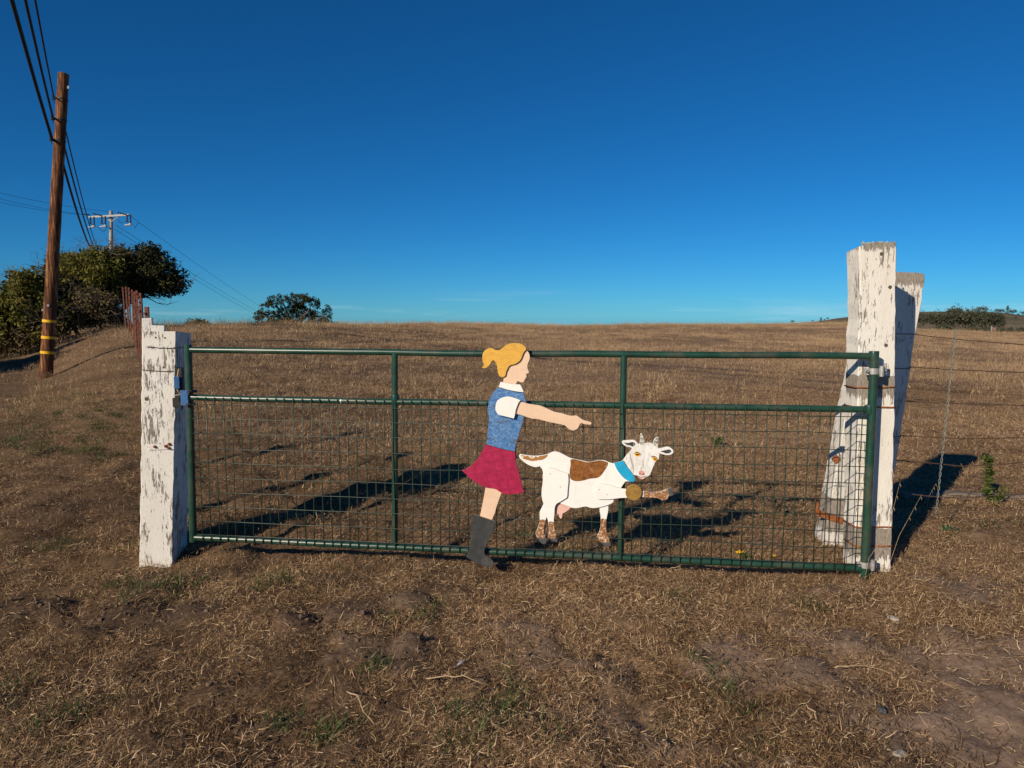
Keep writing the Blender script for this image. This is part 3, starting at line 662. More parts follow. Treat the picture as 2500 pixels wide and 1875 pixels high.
    ns = pnt('nose', [(875,1240),(920,1205),(980,1205),(1030,1240),(1040,1300),(1010,1330),(950,1340),(900,1320),(878,1280)], 'pink')
    pnt('nostril', [(885,1280),(915,1268),(935,1290),(925,1312),(895,1308)], 'nostril', 2, ns)
    pnt('nostril', [(975,1285),(1005,1275),(1030,1295),(1015,1322),(982,1318)], 'nostril', 2, ns)
    mo = pnt('mouth', [(832,1338),(870,1368),(930,1388),(1000,1385),(1078,1365),(1020,1422),(960,1436),(892,1400)], 'udder')
    pnt('mouth_line', [(838,1330),(880,1355),(940,1372),(1000,1370),(1075,1350),(1072,1364),(1000,1384),(935,1388),(872,1370)], 'hoof', 2, mo)
    for s in ([(640,760),(660,740),(690,900),(740,1060),(745,1250),(725,1260),(700,1080),(655,930)], [(985,900),(1000,890),(1010,1060),(990,1150),(980,1060)], [(930,1110),(950,1100),(960,1190),(940,1195)]):
        pnt('brush_stroke', s, 'stroke')
    co = board('collar', [(1240,468),(1360,440),(1400,510),(1450,575),(1490,630),(1505,680),(1502,708),(1494,692),(1482,712),(1420,695),(1360,655),(1310,600),(1270,540)], Z6, 'turquoise', root, O, o2 + 0.002)
    screws(co, O, [(1345, 505), (1380, 632)], Z6, o2 + 0.002)
    ring = [(1490 + 105 * math.cos(a), 843 + 103 * math.sin(a)) for a in np.linspace(0, 2 * math.pi, 28, endpoint=False)]
    be = board('bell', ring, Z6, 'bell', root, O, o3 + 0.004, 0.008, n=2, bev=0.003)
    a = gp(Z6[0] + 1488 / Z6[2], Z6[1] + 700 / Z6[2], o3); b = gp(Z6[0] + 1488 / Z6[2], Z6[1] + 775 / Z6[2], o3)
    m = MB(); m.tube([(a[0] - O[0], -o2 - .004, a[1] - O[1]), (b[0] - O[0], -o3 - .0055, b[1] - O[1])], 0.0022, 6); m.obj('bell_wire', M['darkmetal'], be)
M['stroke'] = paint('grey_stroke', (0.40, 0.37, 0.33), rough=0.6, var=0.25, scale=120, bmp=0)
build_goat()

# ------------------------------------------------------------------ timber posts
def timber(name, prof, Yf, depth, yaw, mat, label, cat, base_px, lean_top=0.0, jit=0.004, seed=1, part=None, parent=None, top_drop=0.0):
    """a squared post: its front outline in pixels on an upright plane at depth Yf, carried back by `depth`"""
    rnd = random.Random(seed)
    b = at(*base_px, Yf); e = Vector((math.cos(yaw), math.sin(yaw), 0)); nrm = Vector((-e.y, e.x, 0))
    def loc(px, py):
        d = ray(px, py); t = (b - CAMP).dot(nrm) / d.dot(nrm); p = CAMP + d * t
        return (p - b).dot(e), p.z
    base_z0 = loc(*base_px)[1]
    ring = [loc(*p) for p in prof]
    dense = []
    for i in range(len(ring)):
        a, c = ring[i], ring[(i + 1) % len(ring)]; L = math.hypot(c[0] - a[0], c[1] - a[1]); n = max(1, int(L / 0.045))
        for k in range(n):
            t = k / n; j = 0 if k == 0 else jit
            dense.append((a[0] + (c[0] - a[0]) * t + rnd.gauss(0, j * 0.55), a[1] + (c[1] - a[1]) * t + rnd.gauss(0, j * 0.3)))
    area = sum(dense[i][0] * dense[(i + 1) % len(dense)][1] - dense[(i + 1) % len(dense)][0] * dense[i][1] for i in range(len(dense)))
    if area < 0: dense.reverse()
    k = len(dense); z0 = min(p[1] for p in dense); z1 = max(p[1] for p in dense)
    layers = [(-0.0, 0.93), (0.006, 1.0), (depth * 0.35, 1.0), (depth * 0.7, 1.0), (depth - 0.006, 1.0), (depth, 0.93)]
    V = []; cx = sum(p[0] for p in dense) / k
    for dy, s in layers:
        for x, z in dense:
            inset = (1 - s) * 0.07
            xx = x + (inset if x < cx else -inset) * 1.0
            zz = z - base_z0 - top_drop * (dy / depth) * max(0, (z - z0) / (z1 - z0) - 0.9) * 10
            V.append((xx + rnd.gauss(0, jit * 0.2), dy, zz))
    Fc = []
    for l in range(len(layers) - 1):
        for i in range(k):
            j = (i + 1) % k
            Fc.append((l * k + i, l * k + j, (l + 1) * k + j, (l + 1) * k + i))
    tris = tessellate_polygon([[Vector((a, c, 0)) for a, c in dense]])
    L5 = (len(layers) - 1) * k
    for t in tris:
        q = [dense[i] for i in t]; ar = (q[1][0]-q[0][0])*(q[2][1]-q[0][1]) - (q[2][0]-q[0][0])*(q[1][1]-q[0][1])
        t = tuple(t) if ar > 0 else tuple(reversed(t))
        Fc.append(tuple(reversed(t))[::-1]); Fc.append(tuple(L5 + i for i in reversed(t)))
    root = empty(name, (b.x, b.y, base_z0), yaw, label, cat)
    o = mesh_obj('timber', V, Fc, mat, root)
    bm = bmesh.new(); bm.from_mesh(o.data); bmesh.ops.recalc_face_normals(bm, faces=bm.faces); bm.to_mesh(o.data); bm.free()
    def L(px, py, off=0.0):
        d = ray(px, py); t = ((b - CAMP).dot(nrm) - off) / d.dot(nrm); p = CAMP + d * t
        return Vector(((p - b).dot(e), -off, p.z - base_z0))
    return root, L

def wrap_wire(root, L, pa, pb, depth, mat, r=0.002, name='wire_wrap', sag=0.004):
    a = L(*pa, 0.004); c = L(*pb, 0.004)
    pts = []
    for t in np.linspace(0, 1, 8): pts.append(a.lerp(c, t) + Vector((0, -abs(random.gauss(0, .0008)), -sag * math.sin(math.pi * t) + random.gauss(0, .0012))))
    pts.append(c + Vector((.005, .012, 0))); pts.append(c + Vector((.005, depth - .01, -.004)))
    pts.insert(0, a + Vector((-.005, .012, 0))); pts.insert(0, a + Vector((-.005, depth - .01, -.004)))
    m = MB(); m.tube(pts, r, 6); o = m.obj(name, mat, root, smooth=True)
    return o

def left_post():
    prof = [(346, 812), (360, 808), (403, 809), (430, 809), (429, 870), (428, 1000), (424, 1200), (420, 1400), (340, 1400), (341, 1300), (343, 1150), (345, 1000), (346, 880)]
    root, L = timber('gate_post', prof, 4.56, 0.335, R(9), M['post_l'], 'short white peeling timber post carrying the blue latch at the gate\'s left end', 'post', (382, 1372), seed=5, top_drop=0.02, jit=0.0035)
    w1 = wrap_wire(root, L, (358, 847), (429, 850), 0.335, M['barbed'], 0.0022)
    w2 = wrap_wire(root, L, (347, 903), (421, 906), 0.335, M['barbed'], 0.002)
    for px, py in ((368, 847), (427, 849)):
        c = L(px, py, 0.006); m = MB()
        m.tube([c + Vector((-.012, -.002, .008)), c + Vector((.012, -.006, -.009))], .0016, 5); m.tube([c + Vector((-.010, -.005, -.008)), c + Vector((.010, -.002, .010))], .0016, 5)
        m.obj('barb', M['barbed'], w1)
    # painted strap with rusty bolts
    a = L(364, 1085, 0); c = L(426, 1097, 0); m = MB()
    m.box(((a.x + c.x) / 2, -0.003, (a.z + c.z) / 2), (abs(c.x - a.x), 0.006, abs(a.z - c.z)))
    st = m.obj('strap', M['strap'], root, bevel=0.0015)
    for px, py in ((378, 1090), (405, 1089), (413, 1084), (412, 1093)):
        p = L(px, py, 0.004); m = MB(); m.tube([p + Vector((0, 0.006, 0)), p + Vector((0, -0.011, 0))], 0.0095, 6); m.tube([p + Vector((0, -.006, 0)), p + Vector((0, -0.018, 0))], 0.005, 6)
        m.obj('bolt', M['rust'], st)
    for px, py in ((380, 824), (403, 825), (358, 974), (399, 897)):
        p = L(px, py, 0.0); m = MB(); m.tube([p + Vector((0, .004, 0)), p + Vector((0, -.0012, 0))], 0.006 if py != 974 else 0.013, 9); m.obj('knot', M['knot'], root)
    # latch: blue box with black lever and padlock on the right face
    p = L(427.5, 934, 0.0)
    m = MB(); m.box((p.x + .014, .012, p.z), (0.034, 0.055, 0.078)); lb = m.obj('latch_box', M['blue'], root, bevel=.002)
    m = MB(); m.box((p.x + .016, .030, p.z - .005), (0.055, 0.05, 0.20)); m.obj('latch_back', M['darkmetal'], lb, bevel=.003)
    m = MB(); m.tube([L(433, 920, .03), L(436.5, 901, .03)], .0035, 6); m.obj('lever', M['lever'], lb)
    m = MB(); m.tube([L(432, 950, .03), L(440, 963, .03), L(424, 966, .025)], .003, 6); m.obj('lever_rod', M['lever'], lb)
    q = L(430, 983, 0.012); m = MB(); m.box((q.x, .004, q.z), (.046, .03, .062)); m.box((q.x + .026, 0, q.z - .02), (.018, .03, .05)); m.obj('padlock', M['darkmetal'], lb, bevel=.003)
def stepped_post():
    prof = [(347, 814), (402, 814), (402, 1340), (346, 1340), (346, 1000)]
    timber('back_post', prof, 4.935, 0.12, R(9), M['post_s'], 'second timber post standing right behind the latch post', 'post', (375, 1325), seed=25, jit=0.003)
    prof = [(346, 777), (371, 776), (372, 794), (402, 795), (403, 900), (402, 1340), (345, 1340), (346, 1000)]
    timber('stepped_board', prof, 4.897, 0.03, R(9), M['post_s'], 'grey-white board with a stepped top rising behind the latch post', 'board', (375, 1327), seed=27, jit=0.0015)
M['post_s'] = peeling('peeling_post_stepped', white=(0.66, 0.64, 0.60), cover=0.53, seed=21.0)
M['strap'] = paint('strap_white', (0.74, 0.70, 0.64), rough=0.6, var=0.08, scale=40, dirt=(0.30, 0.12, 0.05), dirt_amt=0.8)
M['knot'] = paint('knot', (0.10, 0.08, 0.06), rough=0.9, var=0.4, scale=120)
M['lever'] = paint('lever', (0.55, 0.40, 0.26), rough=0.6, var=0.2, scale=80)
left_post()
stepped_post()

def right_post():
    prof = [(2098, 602), (2112, 595), (2140, 591), (2165, 593), (2188.5, 589), (2189, 640), (2187, 800), (2185, 1000), (2181, 1200), (2176, 1420), (2087, 1420), (2089, 1300), (2093, 1000), (2098, 800), (2100, 700)]
    root, L = timber('gate_post', prof, 4.11, 0.165, R(-1.5), M['post_r'], 'tall white peeling timber post carrying the gate\'s hinges', 'post', (2132, 1402), seed=9, jit=0.0035, top_drop=0.02)
    for py in (946, 995, 1287, 1334):
        wrap_wire(root, L, (2093 if py < 1100 else 2090, py), (2183 if py < 1100 else 2177, py - 1), 0.165, M['rust'], 0.0046, 'rusty_band', 0.001)
    # lichen crust on the top edge
    m = MB(); rr = random.Random(3)
    for i in range(40):
        p = L(2104 + rr.random() * 70, 596 - rr.random() * 4, -0.01 - rr.random() * .1)
        m.tube([p + Vector((0, 0, -.006)), p + Vector((0, 0, .003 + rr.random() * .006))], [.008, .003], 5)
    lo = m.obj('lichen', M['lichen'], root); lo['kind'] = 'stuff'
    # hinge pins driven into the post
    for px, py in ((2150, 906), (2126, 1379)):
        p = L(px, py, 0.0); m = MB(); m.tube([p + Vector((0, .03, 0)), p + Vector((0, -.055, 0)), p + Vector((-.006, -.066, .008)), p + Vector((-.008, -.068, .05))], .0085, 8)
        smooth_by_angle(m.obj('hinge_pin', M['zinc'], root))
    for px, py in ((2152, 620), (2173, 701), (2163, 843)):
        p = L(px, py, 0.0); m = MB(); m.tube([p + Vector((0, .004, .0)), p + Vector((0, -.0012, 0))], .011, 9); m.obj('knot', M['knot'], root)
M['lichen'] = paint('lichen', (0.34, 0.33, 0.18), rough=0.95, var=0.3, scale=80)
right_post()

def back_post():
    prof = [(2126, 663), (2250, 666), (2258, 671), (2258, 690), (2240, 790), (2215, 950), (2198, 1075), (2175, 1200), (2150, 1346), (2011, 1346), (2014, 1300), (2040, 1160), (2066, 1010), (2100, 850), (2122, 700)]
    root, L = timber('leaning_post', prof, 4.62, 0.16, R(-2), M['post_b'], 'white weathered post leaning to the right behind the tall hinge post', 'post', (2080, 1338), seed=14, jit=0.005)
    def strap(pa, pb, w, lift):
        a = L(*pa, lift); b = L(*pb, lift); d = (b - a); n = Vector((-d.z, 0, d.x)).normalized() * w / 2
        m = MB(); V = [a + n, b + n, b - n, a - n]; t = Vector((0, .007, 0))
        m.add([*V, *[v + t for v in V]], [(0, 1, 2, 3), (7, 6, 5, 4), (0, 4, 5, 1), (1, 5, 6, 2), (2, 6, 7, 3), (3, 7, 4, 0)])
        return m.obj('rusty_strap', M['rust'], root, bevel=.001)
    strap((1990, 1250), (2058, 1273), 0.042, 0.01); strap((1992, 1250), (1998, 1228), 0.012, 0.012)
    strap((2036, 1115), (2048, 1128), 0.045, 0.006)
    for py, px0, px1 in ((812, 2150, 2237), (896, 2150, 2224), (1063, 2110, 2200)):
        wrap_wire(root, L, (px0, py), (px1, py + 3), 0.16, M['barbed'], 0.0022)
back_post()

# ------------------------------------------------------------------ barbed wire fence on the right
def barbed(pts_px, which, ys):
    P = [at(px, py, y) for (px, py), y in zip(pts_px, ys)]
    e = (P[-1] - P[-2]); P.append(P[-1] + e.normalized() * 3.0)
    b = P[0]; root = empty('barbed_wire', b, 0, which, 'barbed wire', 'barbed wires right of the gate')
    pts = []
    for i in range(len(P) - 1):
        n = max(2, int((P[i + 1] - P[i]).length / 0.05))
        for k in range(n): pts.append(P[i].lerp(P[i + 1], k / n) - b + Vector((0, 0, random.gauss(0, .0012))))
    pts.append(P[-1] - b)
    m = MB(); m.tube(pts, 0.0034, 6); m.obj('strand', M['barbed'], root, smooth=True)
    s = 0.10 + random.random() * 0.1; acc = 0
    for i in range(1, len(pts)):
        acc += (pts[i] - pts[i - 1]).length
        if acc > s and pts[i].x + b.x < 4.2:
            acc = 0; s = 0.115 + random.random() * 0.03
            c = pts[i]; a = random.random() * 3
            m = MB()
            for q in (a, a + 1.7):
                dv = Vector((.35, math.cos(q), math.sin(q))).normalized() * .015; m.tube([c - dv, c + dv], [.0009, .0009], 4)
            m.tube([c + Vector((-.006, 0, 0)), c + Vector((.006, 0, 0))], .0042, 6)
            m.obj('barb', M['barbed'], root)
YS = (4.62, 4.55, 4.5)
barbed([(2236, 817), (2330, 828), (2500, 842)], 'top strand of barbed wire running right from the leaning post', YS)
barbed([(2223, 896), (2330, 903), (2500, 909)], 'second barbed wire strand from the top, right of the white posts', YS)
barbed([(2210, 979), (2330, 985), (2500, 990)], 'third barbed wire strand from the top, at half the fence height', YS)
barbed([(2192, 1063), (2330, 1071), (2500, 1069)], 'fourth barbed wire strand from the top, above the shadow tip', YS)
barbed([(2184, 1123), (2250, 1129), (2350, 1138), (2420, 1136), (2500, 1128)], 'fifth barbed wire strand, crossing the tip of the post shadow', (4.62, 4.6, 4.57, 4.54, 4.5))
barbed([(2180, 1200), (2250, 1210), (2340, 1216), (2500, 1206)], 'lowest barbed wire strand just above the weathered beam on the ground', (4.62, 4.6, 4.55, 4.5))
def stay():
    a = at(2332, 806, 4.53); b = at(2285, 1256, 4.57)
    root = empty('fence_stay', b, 0, 'twisted galvanised wire stay standing across the barbed wires', 'fence stay')
    for ph in (0, math.pi):
        pts = []
        n = 110
        for i in range(n + 1):
            t = i / n; p = b.lerp(a, t) - b; w = ph + t * 26 * math.pi
            pts.append(p + Vector((math.cos(w) * .0050, math.sin(w) * .0050, 0)))
        m = MB(); m.tube(pts, .0024, 5); m.obj('twisted_wire', M['galv'], root, smooth=True)
stay()
def beam():
    x0, y0 = ground_hit(2200, 1218); x1, y1 = ground_hit(2560, 1222)
    a = Vector((x0, y0, gz(x0, y0))); d = Vector((x1 - x0, y1 - y0, 0)); L = d.length + 1.2; ang = math.atan2(d.y, d.x)
    root = empty('timber_beam', a, ang, 'weathered grey timber beam lying on the ground under the barbed wire', 'beam')
    rr = random.Random(4); n = 16; V = []; prof = [(-.07, 0), (-.075, .055), (-.05, .085), (.05, .09), (.07, .05), (.07, 0)]
    for i in range(n + 1):
        x = L * i / n; zt = gz(a.x + math.cos(ang) * x, a.y + math.sin(ang) * x) - a.z
        for y, z in prof: V.append((x, y + rr.gauss(0, .008), zt + z - .05 + rr.gauss(0, .008)))
    k = len(prof); Fc = [(i * k + j, (i + 1) * k + j, (i + 1) * k + (j + 1) % k, i * k + (j + 1) % k) for i in range(n) for j in range(k)]
    Fc += [tuple(reversed(range(k)))[::-1], tuple(n * k + j for j in range(k))]
    mesh_obj('plank', V, Fc, M['wood_beam'], root)
    m = MB(); m.box((2.0, -.08, gz(a.x + 2, a.y) - a.z + .09), (1.1, .05, .02), Matrix.Rotation(R(2), 3, 'Y')); m.obj('split_board', M['wood_grey'], root)
M['wood_beam'] = two_tone('beam_wood', (0.13, 0.10, 0.075), (0.27, 0.22, 0.17), 26, 0.4, 0.65, (0.12, 1, 1), rough=0.9, bs=0.7)
beam()

# ------------------------------------------------------------------ rusty steel fence posts up the slope on the left
def t_posts():
    labs = ['nearest hidden', 'second hidden', 'nearest', 'second nearest', 'third nearest', 'fourth nearest', 'fifth nearest', 'sixth nearest', 'seventh nearest', 'fourth farthest', 'third farthest', 'second farthest', 'farthest']
    spec = [(385, 838, 5.7), (372, 815, 7.2), (354.5, 749, 8.6), (346.5, 746, 10.6), (344.5, 727, 12.8), (337.5, 715, 15.0), (331, 709, 17.2), (325, 712, 19.2), (322, 707, 21.2), (314, 702, 23.4), (309, 700, 25.4), (301.5, 701, 27.6)]
    first = None
    for i, (px, py, y) in enumerate(spec):
        t = at(px, py, y); z0 = gz(t.x, y); h = t.z - z0 + .05
        root = empty('fence_post', (t.x, y, z0 - .05), R(random.uniform(-8, 8)), f'{labs[i]} rusty steel post of the fence line climbing the slope'.replace('nearest', 'nearest'), 'fence post', 'rusty steel fence posts')
        if i < 2: root['label'] = ['rusty steel post close behind the stepped white gate post', 'second rusty steel post hidden behind the stepped white gate post'][i]
        if i == 11: root['label'] = 'farthest rusty steel post of the fence line, beside the windswept tree'
        root.rotation_euler.y = R(random.uniform(-1.5, 1.5))
        m = MB(); w = .024 if i > 1 else .085  # first two are out of view, made wide so their shadow streaks show
        m.add([(-w, 0, 0), (w, 0, 0), (w, .008, 0), (-w, .008, 0), (-w, 0, h), (w, 0, h), (w, .008, h), (-w, .008, h)], [(3, 2, 1, 0), (4, 5, 6, 7), (0, 1, 5, 4), (1, 2, 6, 5), (2, 3, 7, 6), (3, 0, 4, 7)])
        m.add([(-.006, .009, 0), (.006, .009, 0), (.006, .06, 0), (-.006, .06, 0), (-.006, .009, h), (.006, .009, h), (.006, .06, h), (-.006, .06, h)], [(3, 2, 1, 0), (4, 5, 6, 7), (0, 1, 5, 4), (1, 2, 6, 5), (2, 3, 7, 6), (3, 0, 4, 7)])
        m.obj('steel_section', M['rust_post'], root)
        for k in range(6):
            s = MB(); s.box((0.015 if k % 2 else -.015, -.012, h - .08 - k * .16), (.022, .016, .025)); s.obj('stud', M['rust_post'], root)
    # woven fabric of the fence: horizontal strands
    for k, hh in enumerate((0.25, 0.55, 0.85, 1.15, 1.38)):
        pts = []
        for y in np.linspace(5.0, 30, 22):
            x = (at(352 - (y - 8.6) * 2.7, 760, y)).x; pts.append(Vector((x, y, gz(x, y) + hh + .01 * math.sin(y * 3))))
        b = pts[0].copy(); r = empty('fence_wire', b, 0, f'{["lowest", "second lowest", "middle", "second highest", "highest"][k]} rusty wire strung along the steel posts up the slope', 'fence wire', 'wires on the steel posts')
        m = MB(); m.tube([p - b for p in pts], .004, 5); m.obj('strand', M['barbed'], r, smooth=True)
t_posts()

# ------------------------------------------------------------------ utility poles and cables
M['tagm'] = paint('tag_metal', (0.20, 0.21, 0.22), rough=0.5, bmp=0)
def near_pole():
    Y = 18.6
    a = at(109, 928, Y); z0 = gz(a.x, Y); b = at(155, 180, Y + 0.3)
    root = empty('utility_pole', (a.x, Y, z0), 0, 'tall brown wooden utility pole with yellow bands, leaning right', 'utility pole')
    base = Vector((a.x, Y, z0 - .3)); O = Vector((a.x, Y, z0))
    n = 24; pts = [base.lerp(b, i / n) - O for i in range(n + 1)]
    rs = [0.158 - 0.032 * i / n + .004 * math.sin(i * 2.1) for i in range(n + 1)]
    m = MB(); m.tube(pts, rs, 18); smooth_by_angle(m.obj('shaft', M['pole'], root), 50)
    def on(py): 
        t = (CAM_H + (ray(130, py).z / ray(130, py).y) * Y - base.z) / (b.z - base.z); return base.lerp(b, t) - O, t
    for py in (784, 824, 860.5):
        c, t = on(py); d = (b - base).normalized(); r = .158 - .032 * t + .009
        m = MB(); m.tube([c - d * .035, c + d * .035], r, 20); smooth_by_angle(m.obj('yellow_band', M['yellow'], root))
    for px, py, s in ((150, 205, .035), (106, 757, .03), (122, 746, .03)):
        p = at(px, py, Y) - O; c, t = on(py); m = MB()
        q = Vector((p.x, c.y - math.sqrt(max(1e-4, (.155 - .03 * t) ** 2 - (p.x - c.x) ** 2)) - .012, p.z)); m.box(q, (s * 2, .02, s * 2)); m.obj('metal_tag', M['tagm'], root, bevel=.003)
    for py in (235, 286, 338):
        c, t = on(py); r = .158 - .032 * t + .012; d = (b - base).normalized()
        m = MB(); m.tube([c - d * .02, c + d * .02], r, 14); m.tube([c + Vector((-r, 0, 0)), c + Vector((-r - .10, -.02, .01))], .022, 6)
        m.tube([c + Vector((-r - .02, -.05, -.10)), c + Vector((-r - .08, -.05, .09))], .012, 6)
        smooth_by_angle(m.obj('cable_clamp', M['darkmetal'], root))
    # a small guy on the right of the shaft
    return Y
near_pole()
def cable(pts, r, label, group=None):
    b = pts[0]; m = MB()
    o = empty('overhead_cable', b, 0, label, 'cable', group)
    m.tube([p - b for p in pts], r, 6); m.obj('conductor', M['cable'], o, smooth=True); return o
def cat3(A, B, sag, n=24): return [A.lerp(B, t) + Vector((0, 0, -4 * sag * t * (1 - t))) for t in np.linspace(0, 1, n)]
def big_cables():
    # each runs from far behind the bushes over the clamp on the pole and on overhead towards the camera's left
    for (cl, top, mid, far, lab, r) in (((131, 236), (86, 0), (174, 360), (243, 618), 'thin upper overhead cable clamped highest on the near utility pole', .018),
                                 ((129, 287), (62, 0), (172, 420), (238, 618), 'middle overhead cable clamped on the near utility pole', .026),
                                 ((127, 340), (29, 0), (165, 430), (231, 620), 'thick lowest overhead cable clamped on the near utility pole', .036)):
        C = at(*cl, 18.6); T = at(*top, 12.6); far_p = at(*far, 46)
        E = T + (T - C) * 2.0
        seg1 = [E + Vector((0, 0, 0.6)), T.lerp(E, .5) + Vector((0, 0, .12)), T, C.lerp(T, .5) + Vector((0, 0, -.04)), C]
        seg2 = cat3(C + Vector((0.02, .16, -.02)), far_p, .55)
        cable(seg1 + seg2, r, lab, 'cables on the near pole')
big_cables()
def far_pole():
    Y = 55.0; a = at(270, 800, Y); t = at(271, 515, Y); a.z = -0.6
    root = empty('utility_pole', a, 0, 'pale distant utility pole with crossarm rising behind the bushes', 'utility pole')
    O = a; m = MB(); m.tube([Vector((0, 0, 0)), t - O], [.17, .125], 14); smooth_by_angle(m.obj('shaft', M['farpole'], root), 60)
    L = at(217, 530, Y - .25) - O; Rr = at(315.5, 524.5, Y - .25) - O
    m = MB(); d = Rr - L; ang = math.atan2(d.z, d.x); m.box((L + Rr) / 2, (d.length, .12, .13), Matrix.Rotation(-ang, 3, 'Y')); arm = m.obj('crossarm', M['crossarm'], root)
    p0 = at(271, 541, Y - .2) - O; m = MB(); m.tube([at(247, 528, Y - .2) - O, at(272, 541, Y - .2) - O], .035, 6); m.tube([at(295, 526, Y - .2) - O, at(272, 541, Y - .2) - O], .03, 6); m.obj('arm_brace', M['crossarm'], root)
    def T(px, py, y=Y - .3): return at(px, py, y) - O
    for x in (220.5, 229.5, 248.5, 257, 310, 318.5):
        y0 = 530 - (x - 217) * .055; dy = 18 if x in (220.5, 248.5, 310) else 20
        m = MB(); A = T(x, y0); B = T(x + .4, y0 + dy); n = 9
        m.tube([A.lerp(B, i / n) for i in range(n + 1)], [.035 if i % 2 else .065 for i in range(n + 1)], 8); m.obj('insulator', M['insul'], arm)
    for x, y in ((224, 552), (252, 551), (313, 547)):
        m = MB(); m.tube([T(x - 8, y + 3), T(x + 5, y + 1)], .06, 8); m.tube([T(x + 3, y + 2), T(x + 7, y - 1)], .10, 8); m.obj('fuse_holder', M['crossarm'], root)
        m = MB(); m.tube([T(x - 8, y - 7), T(x + 1, y - 5), T(x + 8, y - 1)], .028, 5); m.obj('fuse_arm', M['insul'], root)
    for pts in ([(289, 536), (293, 543), (302, 544)], [(327, 551), (330, 557), (333, 551), (335, 545), (340, 545)], [(238, 553), (247, 562), (254, 565), (260, 559), (263, 552)]):
        m = MB(); m.tube([T(*p) for p in pts], .018, 5); m.obj('jumper', M['cable'], root)
    for A, B in (((207, 523), (219, 525)), ((228, 521), (249, 527)), ((288, 518.5), (314, 526))):
        m = MB(); n = 8; a_, b_ = T(*A), T(*B); m.tube([a_.lerp(b_, i / n) for i in range(n + 1)], [.03 if i % 2 else .065 for i in range(n + 1)], 7); m.obj('strain_insulator', M['insul'], arm)
    m = MB(); m.tube([T(281, 530), T(278.5, 620)], .014, 5); m.obj('guy_wire', M['galv'], root)
    # thin conductors
    def w(p, q, y0, y1, lab, r=.010, sag=.3, ext=None):
        A = at(*p, y0); B = at(*q, y1); cable(cat3(A, B, sag), r, lab, 'conductors on the far pole')
    for k, (l, rpt) in enumerate((((-160, 428), (272, 517)), ((-160, 438), (218, 525)), ((-160, 452), (206, 524)))):
        w(l, rpt, 44, Y - .3, ['upper', 'middle', 'lower'][k] + ' thin conductor reaching the far pole from the left edge')
    for k, (l, rpt) in enumerate((((318, 527), (650, 757)), ((284, 550), (650, 772)), ((279, 559), (650, 781)))):
        w(l, rpt, Y - .3, 118, ['upper', 'middle', 'lower'][k] + ' thin conductor descending from the far pole towards the eucalyptus', r=.013, sag=.25)
far_pole()
# ------------------------------------------------------------------ vegetation
def leaf_cloud(name, centres, per, spread, size, mat, parent=None, seed=1, flat=0.0, O=(0, 0, 0), up=0.3, tint_h=0.0):
    """leaf-sized quads in clumps round the given centres"""
    g = np.random.default_rng(seed); C = np.repeat(np.asarray(centres, float), per, 0); n = len(C)
    r = g.normal(size=(n, 3)); r /= np.linalg.norm(r, axis=1)[:, None] + 1e-9
    r *= (g.random(n) ** 0.45)[:, None] * spread; r[:, 2] *= (1 - flat)
    P = C + r - np.asarray(O, float)
    N = g.normal(size=(n, 3)) + np.array([0, 0, up]); N /= np.linalg.norm(N, axis=1)[:, None]
    T = np.cross(N, g.normal(size=(n, 3))); T /= np.linalg.norm(T, axis=1)[:, None] + 1e-9; B = np.cross(N, T)
    s = size * (0.6 + 0.8 * g.random(n))[:, None]
    a = P - T * s; b = P + B * s * 0.42 + N * s * .12; c = P + T * s; d = P - B * s * 0.42 + N * s * .12
    V = np.stack([a, b, c, d], 1).reshape(-1, 3)
    Fq = np.arange(4 * n).reshape(-1, 4)
    me = fast_mesh(name, V, Fq, 4)
    ct = g.random(len(centres)); t = np.repeat(np.repeat(ct, per) * 0.55 + g.random(n) * 0.45, 4)
    add_attr(me, 'tint', np.clip(t, 0, 1))
    return link(name, me, mat, parent)
def blob_centres(ells, n, seed=1, shell=0.55):
    g = np.random.default_rng(seed); out = []
    vol = np.array([e[3] * e[4] * e[5] for e in ells]) ** 0.75; cnt = np.maximum(4, (n * vol / vol.sum()).astype(int))
    for (x, y, z, rx, ry, rz), k in zip(ells, cnt):
        d = g.normal(size=(k, 3)); d /= np.linalg.norm(d, axis=1)[:, None]
        rad = shell + (1 - shell) * g.random(k) ** 0.6; rad = rad * (1 + 0.13 * g.normal(size=k))
        out.append(np.stack([x + d[:, 0] * rx * rad, y + d[:, 1] * ry * rad, z + d[:, 2] * rz * rad], 1))
    return np.concatenate(out)
def twiggy(m, p, d, L, r, depth, rnd, wob=0.35):
    pts = [p]; q = p.copy(); dd = d.copy(); n = 5
    for i in range(n):
        dd = (dd + Vector((rnd.gauss(0, wob), rnd.gauss(0, wob), rnd.gauss(0, wob) * .7))).normalized(); q = q + dd * L / n; pts.append(q.copy())
    m.tube(pts, [r * (1 - .75 * i / n) for i in range(n + 1)], 4, cap=False)
    if depth > 0:
        for k in range(3):
            i = rnd.randint(2, n); twiggy(m, pts[i], (dd + Vector((rnd.gauss(0, .7), rnd.gauss(0, .7), rnd.gauss(.1, .5)))).normalized(), L * .6, r * .45, depth - 1, rnd, wob)

